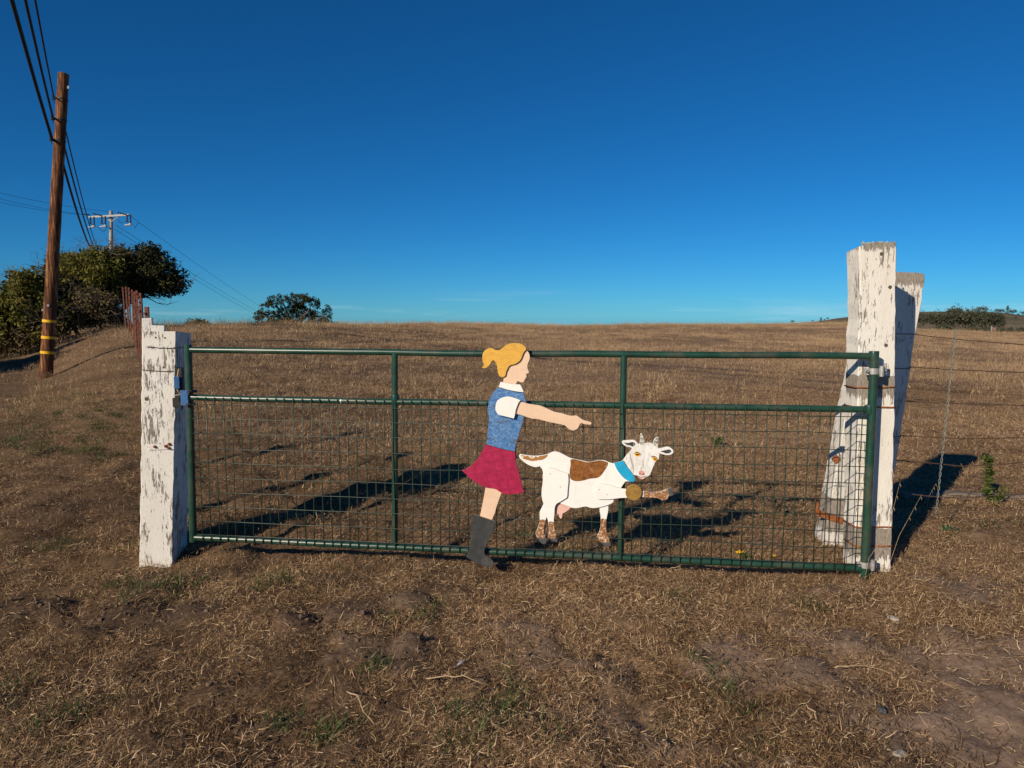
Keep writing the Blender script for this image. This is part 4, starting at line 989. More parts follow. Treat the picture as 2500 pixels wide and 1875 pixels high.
def pxell(px, py, Y, rx, ry_px, rdepth):
    c = at(px, py, Y); k = Y / F
    return (c.x, c.y, c.z, rx * k, rdepth, ry_px * k)
def shrub(name, label, cat, Y, base_px, ells, n, per, spread, leaf, mat, twigs=(), trunk=(), seed=1, brush=None, group=None, leafed=True, shell=.5):
    b = at(base_px, 800, Y); b.z = gz(b.x, Y) - .05
    root = empty(name, b, 0, label, cat, group)
    leaf_cloud('foliage', blob_centres(ells, n, seed, shell), per, spread, leaf, mat, root, seed, O=b)['kind'] = 'stuff'
    rnd = random.Random(seed); m = MB()
    for (px, py, y, L, r, dx, dz) in trunk:
        twiggy(m, at(px, py, y) - b, Vector((dx, rnd.gauss(0, .2), dz)).normalized(), L, r, 2, rnd, .22)
    if not trunk: twiggy(m, Vector((0, 0, 0)), Vector((0, 0, 1)), 1.5, .1, 2, rnd, .2)
    m.obj('branches', M['bark'], root)
    if twigs:
        m = MB()
        for (px, py, y, L, k) in twigs:
            for q in range(k):
                twiggy(m, at(px + rnd.gauss(0, 10), py + rnd.gauss(0, 4), y + rnd.gauss(0, .3)) - b, Vector((rnd.gauss(0, .8), rnd.gauss(0, .4), abs(rnd.gauss(.6, .4)))).normalized(), L, .016, 2, rnd, .4)
        m.obj('bare_twigs', M['twig'], root)['kind'] = 'stuff'
    if brush:
        leaf_cloud('dry_brush', blob_centres(brush[0], brush[1], seed + 3, .2), brush[2], brush[3], brush[4], M['bush_brush'], root, seed + 4, O=b)['kind'] = 'stuff'
    return root
shrub('bush', 'broad yellow-green bush at the left edge, partly behind the utility pole', 'bush', 27.5, 60,
      [pxell(70, 745, 27.5, 62, 62, 1.4), pxell(20, 800, 27.2, 50, 48, 1.3), pxell(100, 700, 28, 34, 46, 1.3), pxell(115, 780, 27.4, 45, 50, 1.2), pxell(-25, 800, 27.5, 50, 70, 1.3), pxell(60, 690, 28, 30, 22, 1.0), pxell(20, 740, 27.8, 22, 20, 1.0)],
      520, 26, .30, .095, M['bush'], twigs=[(30, 690, 27.5, .8, 5), (100, 660, 27.5, .7, 4), (10, 735, 27.5, .6, 3), (120, 790, 26.9, .9, 14), (60, 815, 26.9, .8, 10)], seed=21,
      brush=([pxell(60, 828, 27.0, 62, 18, .8), pxell(118, 806, 27.0, 36, 20, .8), pxell(5, 838, 26.8, 44, 18, .8)], 300, 20, .3, .06))
shrub('bush', 'large olive and brown bush in the middle of the hedge, below the far pole', 'bush', 29.5, 190,
      [pxell(185, 690, 29.5, 58, 52, 1.5), pxell(225, 660, 29.5, 55, 40, 1.4), pxell(160, 650, 29.8, 34, 26, 1.2), pxell(265, 670, 29.3, 40, 45, 1.3), pxell(205, 735, 29.2, 62, 50, 1.2), pxell(240, 630, 29.8, 40, 18, 1.1)],
      560, 26, .30, .09, M['bush'], twigs=[(165, 635, 29.5, .8, 7), (245, 612, 29.5, .9, 8), (270, 615, 29.5, .8, 5), (190, 630, 29.5, .7, 5), (190, 760, 28.3, 1.1, 16), (240, 760, 28.3, 1.1, 14), (170, 720, 28.3, 1.0, 8)], seed=33,
      brush=([pxell(185, 775, 28.6, 50, 22, .8), pxell(240, 768, 28.6, 45, 20, .8), pxell(210, 740, 28.2, 55, 26, .6), pxell(265, 745, 28.6, 30, 26, .6)], 420, 20, .3, .06))
shrub('windswept_tree', 'dark windswept tree overhanging the steel fence to the right', 'tree', 31, 285,
      [pxell(320, 650, 31, 50, 34, 1.5), pxell(370, 625, 31, 22, 22, 1.1), pxell(390, 665, 31, 45, 30, 1.4), pxell(425, 690, 31, 22, 20, 1.0), pxell(340, 690, 31, 55, 26, 1.4), pxell(395, 700, 31, 40, 16, 1.2), pxell(290, 640, 31, 34, 28, 1.3), pxell(285, 700, 31, 30, 40, 1.2), pxell(360, 608, 31, 14, 8, .7)],
      620, 26, .28, .085, M['bush_dark'], twigs=[(445, 704, 31, .5, 3), (400, 722, 31, .6, 4), (360, 722, 31, .6, 4), (300, 720, 30.3, .9, 8)],
      trunk=[(270, 795, 31, 2.0, .14, .5, 1), (280, 795, 31.2, 2.2, .13, 1.1, .9), (258, 792, 30.8, 1.8, .12, -.1, 1), (330, 728, 31, 1.6, .06, 1, .12), (300, 735, 31, 2.0, .07, 1, .25)], seed=45,
      brush=([pxell(255, 790, 30.4, 26, 16, .6), pxell(290, 785, 30.2, 16, 18, .5)], 150, 16, .25, .06))
shrub('bush', 'low bush off the left side whose shadow falls across the slope', 'bush', 22, -225,
      [(-16.7, 18.2, .6, .9, 1.2, 1.0), (-17.7, 20.0, 1.0, 1.2, 1.4, 1.3), (-18.9, 22.0, .9, 1.5, 1.5, 1.2), (-18.5, 22.3, 2.2, .8, .8, 1.0), (-18.7, 22.1, 3.3, .45, .45, .7), (-19.6, 21.6, 1.2, 1.2, 1.2, 1.1)], 700, 30, .32, .12, M['bush'], seed=57)

# eucalyptus on the crest, and a low bush beside it
def gum():
    Y = 120; b = at(722, 800, Y); b.z = -1.5
    root = empty('eucalyptus_tree', b, 0, 'spreading dark eucalyptus standing alone on the crest of the field', 'tree')
    blobs = [(672, 735, 20, 13), (655, 745, 14, 8), (690, 728, 14, 8), (725, 732, 26, 14), (745, 728, 18, 10), (765, 737, 16, 12), (775, 745, 8, 10), (640, 762, 12, 9), (632, 772, 12, 8), (626, 782, 9, 8), (660, 775, 26, 16), (700, 765, 26, 20), (735, 760, 24, 18), (760, 765, 18, 14), (745, 785, 18, 12), (775, 775, 18, 14), (797, 755, 9, 8), (803, 765, 8, 8), (798, 778, 12, 8), (790, 788, 14, 7), (818, 788, 9, 6), (690, 790, 30, 12), (660, 790, 20, 10), (724, 748, 18, 10)]
    g = np.random.default_rng(8); ells = [pxell(x, y, Y + g.normal() * 1.2, rx, ry, rx * Y / F * .9) for x, y, rx, ry in blobs]
    leaf_cloud('foliage', blob_centres(ells, 640, 5, .6), 20, .36, .16, M['gum'], root, 6, O=b)['kind'] = 'stuff'
    rnd = random.Random(6); m = MB(); base = Vector((0, 0, 0))
    for x, y in ((672, 740), (725, 738), (760, 745), (640, 768), (795, 768), (700, 760), (745, 770), (690, 735)):
        t = at(x, y, Y) - b; mid = base.lerp(t, .45) + Vector((0, 0, .5)); s = Vector((rnd.gauss(0, .4), rnd.gauss(0, .3), 0))
        m.tube([base + s, mid + Vector((rnd.gauss(0, .3), 0, 0)), base.lerp(t, .75), t], [.28, .2, .13, .06], 6)
    m.obj('limbs', M['bark'], root)
gum()
shrub('bush', 'small rounded bush on the crest left of the eucalyptus', 'bush', 75, 488, [pxell(475, 795, 75, 20, 13, .9), pxell(500, 796, 75, 18, 10, .8), pxell(485, 790, 75, 16, 8, .7)], 120, 22, .3, .13, M['gum'], seed=61)
shrub('bush', 'dry brown bush at the foot of the eucalyptus', 'bush', 112, 690, [pxell(650, 797, 112, 22, 10, 1.2), pxell(700, 795, 112, 28, 10, 1.2), pxell(715, 793, 112, 14, 9, 1)], 120, 22, .4, .17, M['brush'], seed=63)

# trees on the far hill
def far_trees():
    def crown(kind, seed):
        g = np.random.default_rng(seed)
        if kind == 'conifer':
            z = g.random(70); c = np.stack([g.normal(size=70) * .30 * (1 - z), g.normal(size=70) * .30 * (1 - z), .12 + .88 * z], 1)
            return c, .11
        ells = [(g.normal() * .28, g.normal() * .2, .62 + g.random() * .22, .30 + .14 * g.random(), .3, .20 + .1 * g.random()) for _ in range(5)]
        return blob_centres(ells, 70, seed, .4), .13
    protos = []
    for k, (kind, sd) in enumerate((('round', 1), ('round', 2), ('conifer', 3), ('round', 5))):
        c, sp = crown(kind, sd); protos.append((c, sp, kind, sd))
    spec = [(2262, 800, 772, 1), (2285, 806, 770, 0), (2240, 802, 768, 3), (2302, 812, 772, 3), (2322, 815, 768, 1), (2340, 814, 766, 0), (2355, 812, 764, 3), (2370, 812, 770, 1), (2388, 812, 768, 0), (2404, 812, 772, 3), (2425, 810, 774, 1), (2330, 790, 758, 0), (2380, 790, 758, 1),
            (2392, 764, 752, 0), (2405, 766, 749, 3), (2316, 768, 757, 0), (2345, 764, 757, 1), (2360, 764, 757, 3), (2432, 768, 756, 1), (2445, 768, 757, 0), (2459, 770, 753, 2), (2472, 772, 756, 0), (2484, 773, 766, 1), (2497, 774, 762, 3), (2440, 784, 770, 1), (2420, 800, 772, 0), (2480, 782, 774, 3), (2440, 806, 785, 1),
            (1983, 788, 782, 0), (2004, 787, 777, 2), (2012, 784, 779, 1), (2020, 782, 776, 0), (1934, 791, 783, 0), (2290, 785, 772, 3), (2360, 783, 768, 1), (2405, 785, 768, 0), (2270, 790, 774, 3), (2252, 806, 776, 0), (2274, 808, 778, 1), (2294, 812, 776, 0), (2312, 816, 780, 3), (2350, 816, 778, 1), (2378, 815, 776, 0), (2396, 814, 780, 3), (2414, 812, 776, 1), (2365, 797, 766, 0), (2348, 798, 764, 3), (2300, 798, 768, 1), (2432, 812, 788, 0)]
    meshes = {}
    for i, (px, pb, ptop, k) in enumerate(spec):
        Y = 236 if pb > 798 else (300 if pb > 776 else 345); s = (pb - ptop) * Y / F * 1.15
        p = at(px, pb + (pb - ptop) * .1, Y)
        ridge = pb <= 776 or px < 2100
        if px < 2100: lab = {1934: 'tiny lone tree on the field horizon left of the tall post', 1983: 'leftmost tiny tree on the far ridge left of the tall post', 2004: 'tiny pointed conifer on the far ridge left of the tall post', 2012: 'third tiny tree on the far ridge left of the tall post', 2020: 'rightmost tiny tree on the far ridge left of the tall post'}[px]; grp = 'tiny trees left of the tall post'
        elif k == 2: lab = 'pointed conifer standing on the far ridge at the right'; grp = None
        elif ridge: lab = 'dark tree standing on the skyline of the far hill'; grp = 'trees on the far skyline'
        else: lab = 'dark green tree of the grove on the slope of the far hill'; grp = 'grove on the far hill'
        root = empty('conifer' if k == 2 else 'hill_tree', p, random.uniform(-.6, .6), lab, 'tree', grp); root.scale = (s * random.uniform(.9, 1.2) if k != 2 else s, s, s * random.uniform(1.0, 1.25))
        if k not in meshes:
            c, sp, kind, sd = protos[k]
            f = leaf_cloud('crown', c, 9, sp, .045, M['farleaf'], root, sd); f['kind'] = 'stuff'
            m = MB(); m.tube([(0, 0, -.15), (.01, 0, .35), (.02, .01, .7)], [.035, .025, .01], 6); m.tube([(.01, 0, .3), (.14, .02, .6)], [.018, .008], 5); m.tube([(.01, 0, .32), (-.13, -.02, .58)], [.018, .008], 5)
            t = m.obj('trunk', M['bark'], root); meshes[k] = (f.data, t.data)
        else:
            f = link('crown', meshes[k][0], None, root); f['kind'] = 'stuff'; link('trunk', meshes[k][1], None, root)
    for i, (px, pb, ptop) in enumerate(((2300, 803, 790), (2318, 803, 795), (2368, 807, 798), (2385, 808, 799), (2442, 808, 801), (2467, 808, 800), (2490, 808, 802), (2410, 806, 798))):
        Y = 212; k = Y / F; p = at(px, pb, Y)
        shrub_root = empty('bush', p, 0, ['leftmost', 'second', 'third', 'fourth', 'seventh', 'eighth', 'rightmost', 'sixth'][i] + ' low green bush along the foot of the far hill', 'bush', 'bushes at the foot of the far hill')
        leaf_cloud('foliage', blob_centres([(0, 0, .4, 1.3, .9, (pb - ptop) * k * .7)], 26, 70 + i, .3), 12, .4, .22, M['farleaf'], shrub_root, 80 + i)['kind'] = 'stuff'
        m = MB(); m.tube([(0, 0, -.6), (0, 0, .5)], [.08, .03], 5); m.obj('stem', M['bark'], shrub_root)
    p = at(2420, 811, 150); r = empty('marker_post', p, 0, 'small white marker post far off at the field edge', 'post')
    m = MB(); m.tube([(0, 0, -.6), (0, 0, 1.25)], .055, 8); m.obj('stake', M['crossarm'], r); m = MB(); m.box((0, -.06, 1.0), (.16, .02, .3)); m.obj('plate', M['turq_sign'], r)
    for px, nm in ((2424.5, 'left'), (2429, 'right')):
        p = at(px, 805, 205); r = empty('beehive_box', p, 0, f'tiny pale pink box by the far grove, {nm} one of two', 'box', 'pale boxes by the far grove')
        m = MB(); m.box((0, 0, .3), (.30, .3, .6)); m.obj('body', M['pinkbox'], r, bevel=.01); m = MB(); m.box((0, 0, .63), (.36, .36, .06)); m.obj('lid', M['pinkbox'], r)
M['turq_sign'] = paint('sign_plate', (0.35, 0.45, 0.45), rough=0.5, bmp=0); M['pinkbox'] = paint('pink_box', (0.30, 0.17, 0.14), rough=0.7, bmp=0)
far_trees()

# ------------------------------------------------------------------ straw, field grass, tall grass: instanced on points
PROTO = {}
def blade_mesh(name, n, rad, L, W, elev, mat, seed, curve=.5, seg=3, z0=(0, .02), heads=0.0, cols=None):
    g = np.random.default_rng(seed); V = []; T = []; Fq = []
    ang = g.random(n) * 2 * np.pi; rr = rad * np.sqrt(g.random(n)); pa = g.random(n) * 2 * np.pi
    ph = rr[:, None] * np.stack([np.cos(pa), np.sin(pa)], 1)
    for i in range(n):
        l = L[0] + (L[1] - L[0]) * g.random() ** 1.6; w = W[0] + (W[1] - W[0]) * g.random(); e = R(elev[0] + (elev[1] - elev[0]) * g.random())
        p = np.array([ph[i, 0], ph[i, 1], z0[0] + (z0[1] - z0[0]) * g.random()]); t = g.random()
        c1 = g.normal() * curve; c2 = g.normal() * curve - .25 * (e > .5); a = ang[i]; st = len(V)
        tw = g.normal() * .6
        for s in range(seg + 1):
            f = s / seg; d = np.array([math.cos(a) * math.cos(e), math.sin(a) * math.cos(e), math.sin(e)])
            side = np.array([-math.sin(a), math.cos(a), tw * .6]); side /= np.linalg.norm(side)
            ww = w * (1 - .75 * f) * .5
            V += [p - side * ww, p + side * ww]; T += [t, t]
            p = p + d * l / seg; a += c1 / seg; e += c2 / seg
        for s in range(seg): Fq.append((st + 2*s, st + 2*s + 1, st + 2*s + 3, st + 2*s + 2))
        if heads and g.random() < heads:
            st = len(V); top = V[-1]
            for k in range(5):
                q = top + np.array([g.normal() * w * 2.5, g.normal() * w * 2.5, -k * l * .05]); hh = w * 1.3
                V += [q + np.array([-hh, 0, 0]), q + np.array([0, 0, -hh * 2.4]), q + np.array([hh, 0, 0]), q + np.array([0, 0, hh * 2.4])]; T += [min(1, t + .2)] * 4
                Fq.append((len(V) - 4, len(V) - 3, len(V) - 2, len(V) - 1))
    me = fast_mesh(name, np.array(V), np.array(Fq), 4); add_attr(me, 'tint', T); me.materials.append(mat); return me
def scatter(name, protos, P, rot, scl, idx, label=None):
    c = bpy.data.collections.new(name + '_sources')
    for i, me in enumerate(protos):
        o = bpy.data.objects.new(f'{name}_source_{i:02d}', me); c.objects.link(o)
    me = bpy.data.meshes.new(name); me.vertices.add(len(P)); me.vertices.foreach_set('co', np.asarray(P, np.float32).ravel())
    a = me.attributes.new('rot', 'FLOAT_VECTOR', 'POINT'); a.data.foreach_set('vector', np.asarray(rot, np.float32).ravel())
    a = me.attributes.new('scl', 'FLOAT_VECTOR', 'POINT'); a.data.foreach_set('vector', np.asarray(scl, np.float32).ravel())
    a = me.attributes.new('idx', 'INT', 'POINT'); a.data.foreach_set('value', np.asarray(idx, np.int32))
    me.update(); o = bpy.data.objects.new(name, me); COL.objects.link(o); tag(o, label, None, None, 'stuff')
    if label: o['category'] = 'grass'
    nt = bpy.data.node_groups.new(name + '_nodes', 'GeometryNodeTree')
    nt.interface.new_socket('Geometry', in_out='INPUT', socket_type='NodeSocketGeometry'); nt.interface.new_socket('Geometry', in_out='OUTPUT', socket_type='NodeSocketGeometry')
    gi = nt.nodes.new('NodeGroupInput'); go = nt.nodes.new('NodeGroupOutput'); ip = nt.nodes.new('GeometryNodeInstanceOnPoints')
    ci = nt.nodes.new('GeometryNodeCollectionInfo'); ci.inputs['Collection'].default_value = c; ci.inputs['Separate Children'].default_value = True; ci.inputs['Reset Children'].default_value = True
    def na(n, t):
        x = nt.nodes.new('GeometryNodeInputNamedAttribute'); x.data_type = t; x.inputs['Name'].default_value = n; return x.outputs['Attribute']
    nt.links.new(gi.outputs[0], ip.inputs['Points']); nt.links.new(ci.outputs[0], ip.inputs['Instance']); ip.inputs['Pick Instance'].default_value = True
    nt.links.new(na('idx', 'INT'), ip.inputs['Instance Index']); nt.links.new(na('rot', 'FLOAT_VECTOR'), ip.inputs['Rotation']); nt.links.new(na('scl', 'FLOAT_VECTOR'), ip.inputs['Scale'])
    nt.links.new(ip.outputs[0], go.inputs[0])
    md = o.modifiers.new('scatter', 'NODES'); md.node_group = nt
    return o
def sample(n, y0, y1, power, side=0.95, extra=1.0, seed=1):
    """points with density falling as y**-power, inside a wedge wider than the view"""
    g = np.random.default_rng(seed); t = g.random(n); k = 2 - power
    y = (y0 ** k + t * (y1 ** k - y0 ** k)) ** (1 / k) if abs(k) > 1e-6 else y0 * (y1 / y0) ** t
    x = (g.random(n) * 2 - 1) * (side * y + extra)
    return x, y, g
def put(name, protos, x, y, g, s0, s1, zoff=0.0, tilt=0.12, label=None, sy=None, ids=None):
    n = len(x); z = terrain_z(x, y) + zoff
    rot = np.stack([g.normal(size=n) * tilt, g.normal(size=n) * tilt, g.random(n) * 6.283], 1)
    s = s0 + (s1 - s0) * g.random(n); sc = np.stack([s, s, s if sy is None else s * sy], 1)
    return scatter(name, protos, np.stack([x, y, z], 1), rot, sc, g.integers(0, len(protos), n) if ids is None else ids, label)

near_p = [blade_mesh(f'straw{i}', 140, .15, (.012, .058), (.0014, .0038), (-14, 26), M['straw'], 100 + i, .8, 3, (0, .034)) for i in range(8)]
near_p += [blade_mesh(f'thatch{i}', 120, .15, (.012, .060), (.0014, .0038), (-14, 30), M['straw_dark'], 400 + i, .8, 3, (0, .03)) for i in range(8)]
x, y, g = sample(21000, 1.5, 15, 1.0, .92, 1.2, 3)
keep = g.random(len(x)) > 1.08 * bare_mask(x, y); keep &= (fbm(x * 2.3, y * 2.3, 77) < .16 + .45 * g.random(len(x))); keep &= g.random(len(x)) < np.where(x < 0, .80, 1.0)
x = x[keep]; y = y[keep]
dark = (fbm(x * 1.1, y * 1.1, 141) + .5 * fbm(x * 4, y * 4, 151) + .30 * g.normal(size=len(x)) > -.10 + .50 * sst(-2.4, 1.4, x) - .08 * (1 - sst(2.6, 3.6, y)))
ids = g.integers(0, 8, len(x)) + 8 * dark
put('straw_litter', near_p, x, y, g, .6, 1.15, -.004, .12, 'loose dry straw and cut grass covering the ground', None, ids)
loose_p = [blade_mesh(f'loose{i}', 14, .16, (.015, .075), (.0016, .0046), (-6, 16), M['straw'], 500 + i, .7, 3, (.002, .014)) for i in range(8)]
x, y, g = sample(8500, 1.5, 8, 0.9, .92, 1.2, 13)
put('loose_straw', loose_p, x, y, g, .6, 1.2, .0, .06, 'single straws strewn over the bare soil patches')
stub_p = [blade_mesh(f'stubble{i}', 46, .12, (.015, .050), (.0016, .0036), (20, 85), M['straw'], 140 + i, .6, 3, (-.005, .004)) for i in range(6)]
x, y, g = sample(7000, 1.6, 14, 0.7, .92, 1.2, 4)
keep = (g.random(len(x)) > 1.3 * bare_mask(x, y)) & (fbm(x * 1.6, y * 1.6, 91) > -.12 - .4 * g.random(len(x)))
put('stubble', stub_p, x[keep], y[keep], g, .6, 1.2, 0, .1, 'short dry grass stubble standing near the gate', None)
field_p = [blade_mesh(f'field{i}', 110, .55, (.05, .20), (.003, .008), (15, 85), M['fieldgrass'], 180 + i, .6, 2, (-.01, .02)) for i in range(6)]
field_p += [blade_mesh(f'fielddark{i}', 110, .55, (.03, .12), (.003, .008), (5, 70), M['fieldgrass_dark'], 190 + i, .6, 2, (-.01, .02)) for i in range(6)]
x, y, g = sample(26000, 8, 82, 1.0, .85, 1.5, 5)
keep = g.random(len(x)) < .7 + .8 * fbm(x * .25, y * .25, 15); x = x[keep]; y = y[keep]
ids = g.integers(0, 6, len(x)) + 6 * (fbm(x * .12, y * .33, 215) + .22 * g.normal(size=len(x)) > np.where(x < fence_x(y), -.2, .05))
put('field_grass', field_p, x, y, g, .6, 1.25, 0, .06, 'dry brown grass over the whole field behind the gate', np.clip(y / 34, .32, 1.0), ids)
tall_p = [blade_mesh(f'tall{i}', 26, .35, (.14, .46), (.0022, .005), (62, 90), M['tallgrass'], 220 + i, .28, 4, (-.02, 0), heads=.35) for i in range(6)]
x, y, g = sample(11000, 9, 85, 0.8, .85, 1.5, 6)
yc = crest_y(np.clip(x / y, -.75, .9))
keep = g.random(len(x)) < .06 + .8 * np.clip(fbm(x * .35, y * .35, 27), 0, 1) + 1.1 * sst(.72, .95, y / yc)
put('tall_grass', tall_p, x[keep], y[keep], g, .55, 1.15, 0, .05, 'taller straw-coloured seeding grass scattered over the field and its crest', None)
green_p = [blade_mesh(f'greenblade{i}', 34, .06, (.03, .10), (.0022, .0045), (12, 65), M['green'], 260 + i, .6, 3, (-.005, .004)) for i in range(5)]
def greens():
    g = np.random.default_rng(9); X = []; Y = []
    for px, py, n, r in ((300, 1447, 7, .12), (385, 1436, 5, .08), (450, 1437, 3, .05), (690, 1418, 6, .09), (1015, 1520, 5, .1), (1180, 1790, 9, .12), (1255, 1690, 5, .07), (1240, 1760, 4, .08), (50, 1770, 9, .14), (110, 1800, 6, .1), (1675, 1465, 3, .05), (1985, 1487, 4, .05), (1740, 1655, 4, .07), (1750, 1760, 4, .08),
                         (2312, 1305, 2, .06), (1500, 1432, 2, .04), (1045, 1373, 2, .05), (860, 1395, 2, .05), (180, 1020, 26, .9), (100, 1060, 22, .8), (230, 1070, 20, .6), (60, 1120, 12, .6), (330, 1330, 4, .1), (700, 1760, 4, .08), (1830, 1180, 1, .02), (1750, 1070, 8, .2), (560, 1310, 6, .25), (530, 1080, 10, .5), (1960, 1290, 5, .2), (2460, 1290, 6, .2), (820, 1780, 3, .1), (880, 1620, 4, .1), (1250, 1300, 3, .1), (1390, 1350, 3, .1), (40, 1360, 6, .2), (150, 1330, 5, .15)):
        gx, gy = ground_hit(px, py); n = max(1, int(n * .9))
        X += list(gx + g.normal(size=n) * r); Y += list(gy + g.normal(size=n) * r)
    put('green_grass', green_p, np.array(X), np.array(Y), g, .7, 1.4, .012, .1, 'scattered green grass tufts among the dry straw', None)
greens()
g = np.random.default_rng(77); px_ = g.uniform(5, 300, 150); py_ = g.uniform(960, 1130, 150); pts = [ground_hit(a, b) for a, b in zip(px_, py_)]
put('bank_grass', green_p, np.array([p[0] for p in pts]), np.array([p[1] for p in pts]), g, .8, 1.5, .010, .15, 'short greenish grass on the bank left of the latch post')
# tall grass along the left crest, its darker tint standing in for a shaded strip
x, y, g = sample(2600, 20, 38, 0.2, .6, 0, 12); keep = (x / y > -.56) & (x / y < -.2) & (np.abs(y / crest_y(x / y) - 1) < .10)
shade_p = [blade_mesh(f'darkgrass{i}', 30, .35, (.12, .42), (.003, .006), (60, 90), M['brush'], 320 + i, .3, 3, (-.02, 0)) for i in range(4)]
put('crest_grass', shade_p, x[keep], y[keep], g, .5, .95, 0, .06, 'uneven grass along the left part of the crest')
# soil clods
def clods():
    g = np.random.default_rng(19); pr = []
    for k in range(4):
        bm = bmesh.new(); bmesh.ops.create_icosphere(bm, subdivisions=1, radius=.012)
        for v in bm.verts: v.co *= 1 + g.normal() * .18
        me = bpy.data.meshes.new(f'clod{k}'); bm.to_mesh(me); bm.free(); me.materials.append(M['clod']); pr.append(me)
    x, y, g = sample(16000, 1.6, 8, 1.0, .9, 1, 23); b = bare_mask(x, y); keep = g.random(len(x)) < .02 + .5 * b * (x < 1.4) + .22 * b
    o = put('soil_clods', pr, x[keep], y[keep], g, .25, 1.2, .001, 1.0, 'small soil crumbs on the bare patches'); o['category'] = 'soil'
clods()

# ------------------------------------------------------------------ small things on the ground
def lump(name, px, py, size, mat, label, cat, seed):
    gx, gy = ground_hit(px, py); z = gz(gx, gy); rnd = random.Random(seed)
    bm = bmesh.new(); bmesh.ops.create_icosphere(bm, subdivisions=2, radius=1)
    for v in bm.verts:
        k = 1 + rnd.gauss(0, .10); v.co = Vector((v.co.x * size[0] * k, v.co.y * size[1] * k, v.co.z * size[2] * k))
    me = bpy.data.meshes.new(name); bm.to_mesh(me); bm.free()
    o = link(name, me, mat); o.location = (gx, gy, z + size[2] * .7); o.rotation_euler = (0, 0, rnd.random() * 3); tag(o, label, cat)
lump('stone', 2195, 1850, (.028, .018, .010), M['stone'], 'pale chalky stone in the straw near the bottom right', 'stone', 1)
lump('stone', 1930, 1848, (.022, .016, .010), M['stone'], 'small pale stone near the bottom edge right of centre', 'stone', 2)
lump('stone', 2150, 1745, (.022, .018, .012), M['stone_d'], 'dark grey stone lying in straw at the lower right', 'stone', 3)
lump('brick_fragment', 1675, 1668, (.015, .012, .010), M['brick'], 'orange brick fragment in the straw below the gate', 'brick', 4)
lump('stone', 1315, 1675, (.018, .014, .012), M['clod'], 'brown pebble beside the central green tuft', 'stone', 5)
lump('stone', 2180, 1515, (.03, .018, .010), M['stone'], 'flat pale stone right of the gate hinge post foot', 'stone', 6)
def litter():
    gx, gy = ground_hit(1115, 1622); z = gz(gx, gy) + .022
    root = empty('feather', (gx, gy, z), R(60), 'small white feather lying on the straw in the foreground', 'feather')
    m = MB(); V = []; n = 8
    for i in range(n + 1):
        t = i / n; w = .009 * math.sin(math.pi * min(1, t * .9 + .08)); V += [(t * .07, -w, .003 * math.sin(t * 3)), (t * .07, 0, .004 + .003 * math.sin(t * 3)), (t * .07, w, .003 * math.sin(t * 3))]
    m.add(V, [(3 * i + j, 3 * i + j + 1, 3 * i + j + 4, 3 * i + j + 3) for i in range(n) for j in (0, 1)]); m.obj('vane', M['feather'], root)
    m = MB(); m.tube([(-.02, 0, .002), (.07, 0, .006)], .0012, 5); m.obj('quill', M['feather'], root)
    gx, gy = ground_hit(2320, 1305); z = gz(gx, gy) + .01
    root = empty('fallen_leaf', (gx, gy, z), R(-12), 'dark green triangular leaf lying right of the hinge post', 'leaf')
    mesh_obj('blade', [(-.05, -.01, .005), (-.045, .03, .03), (.065, -.005, .012), (0, -.014, .01), (-.01, .012, .034)], [(0, 3, 4, 1), (3, 2, 4)], M['leafdark'], root)
    m = MB(); m.tube([(-.05, 0, .01), (-.085, -.012, .004)], .0016, 5); m.obj('stalk', M['leafdark'], root)
M['leafdark'] = paint('leaf_dark', (0.012, 0.055, 0.026), rough=0.4, var=0.2, scale=60)
litter()
def sticks():
    for i, (a, b, r, lab) in enumerate((((120, 1455), (118, 1560), .0022, 'long bent dry stalk arching at the lower left'), ((1030, 1670), (1190, 1690), .0035, 'pale curved straw stalk in the middle foreground'), ((2025, 1650), (2195, 1652), .003, 'long dry stalk lying among straw at the lower right'), ((845, 1710), (915, 1780), .0035, 'grey-brown twig in the foreground left of centre'), ((1995, 1772), (1940, 1725), .003, 'bleached forked twig in the lower right foreground'))):
        xa, ya = ground_hit(*a); xb, yb = ground_hit(*b); A = Vector((xa, ya, gz(xa, ya) + .025)); B = Vector((xb, yb, gz(xb, yb) + .025))
        rnd = random.Random(i); pts = [A.lerp(B, t) + Vector((rnd.gauss(0, .008), rnd.gauss(0, .008), .03 * math.sin(math.pi * t) + rnd.gauss(0, .003))) for t in np.linspace(0, 1, 9)]
        m = MB(); m.tube([p - A for p in pts], [r * (1 - .06 * k) for k in range(9)], 6)
        q = pts[5] - A; m.tube([q, q + Vector((.03, .02, .015))], [r * .6, r * .3], 5)
        o = m.obj('dry_stalk', M['stalk'], None, smooth=True); o.location = A; tag(o, lab, 'stalk', 'dry stalks in the foreground')
M['stalk'] = paint('stalk', (0.38, 0.27, 0.15), rough=0.8, var=0.25, scale=50, bmp=0)
sticks()
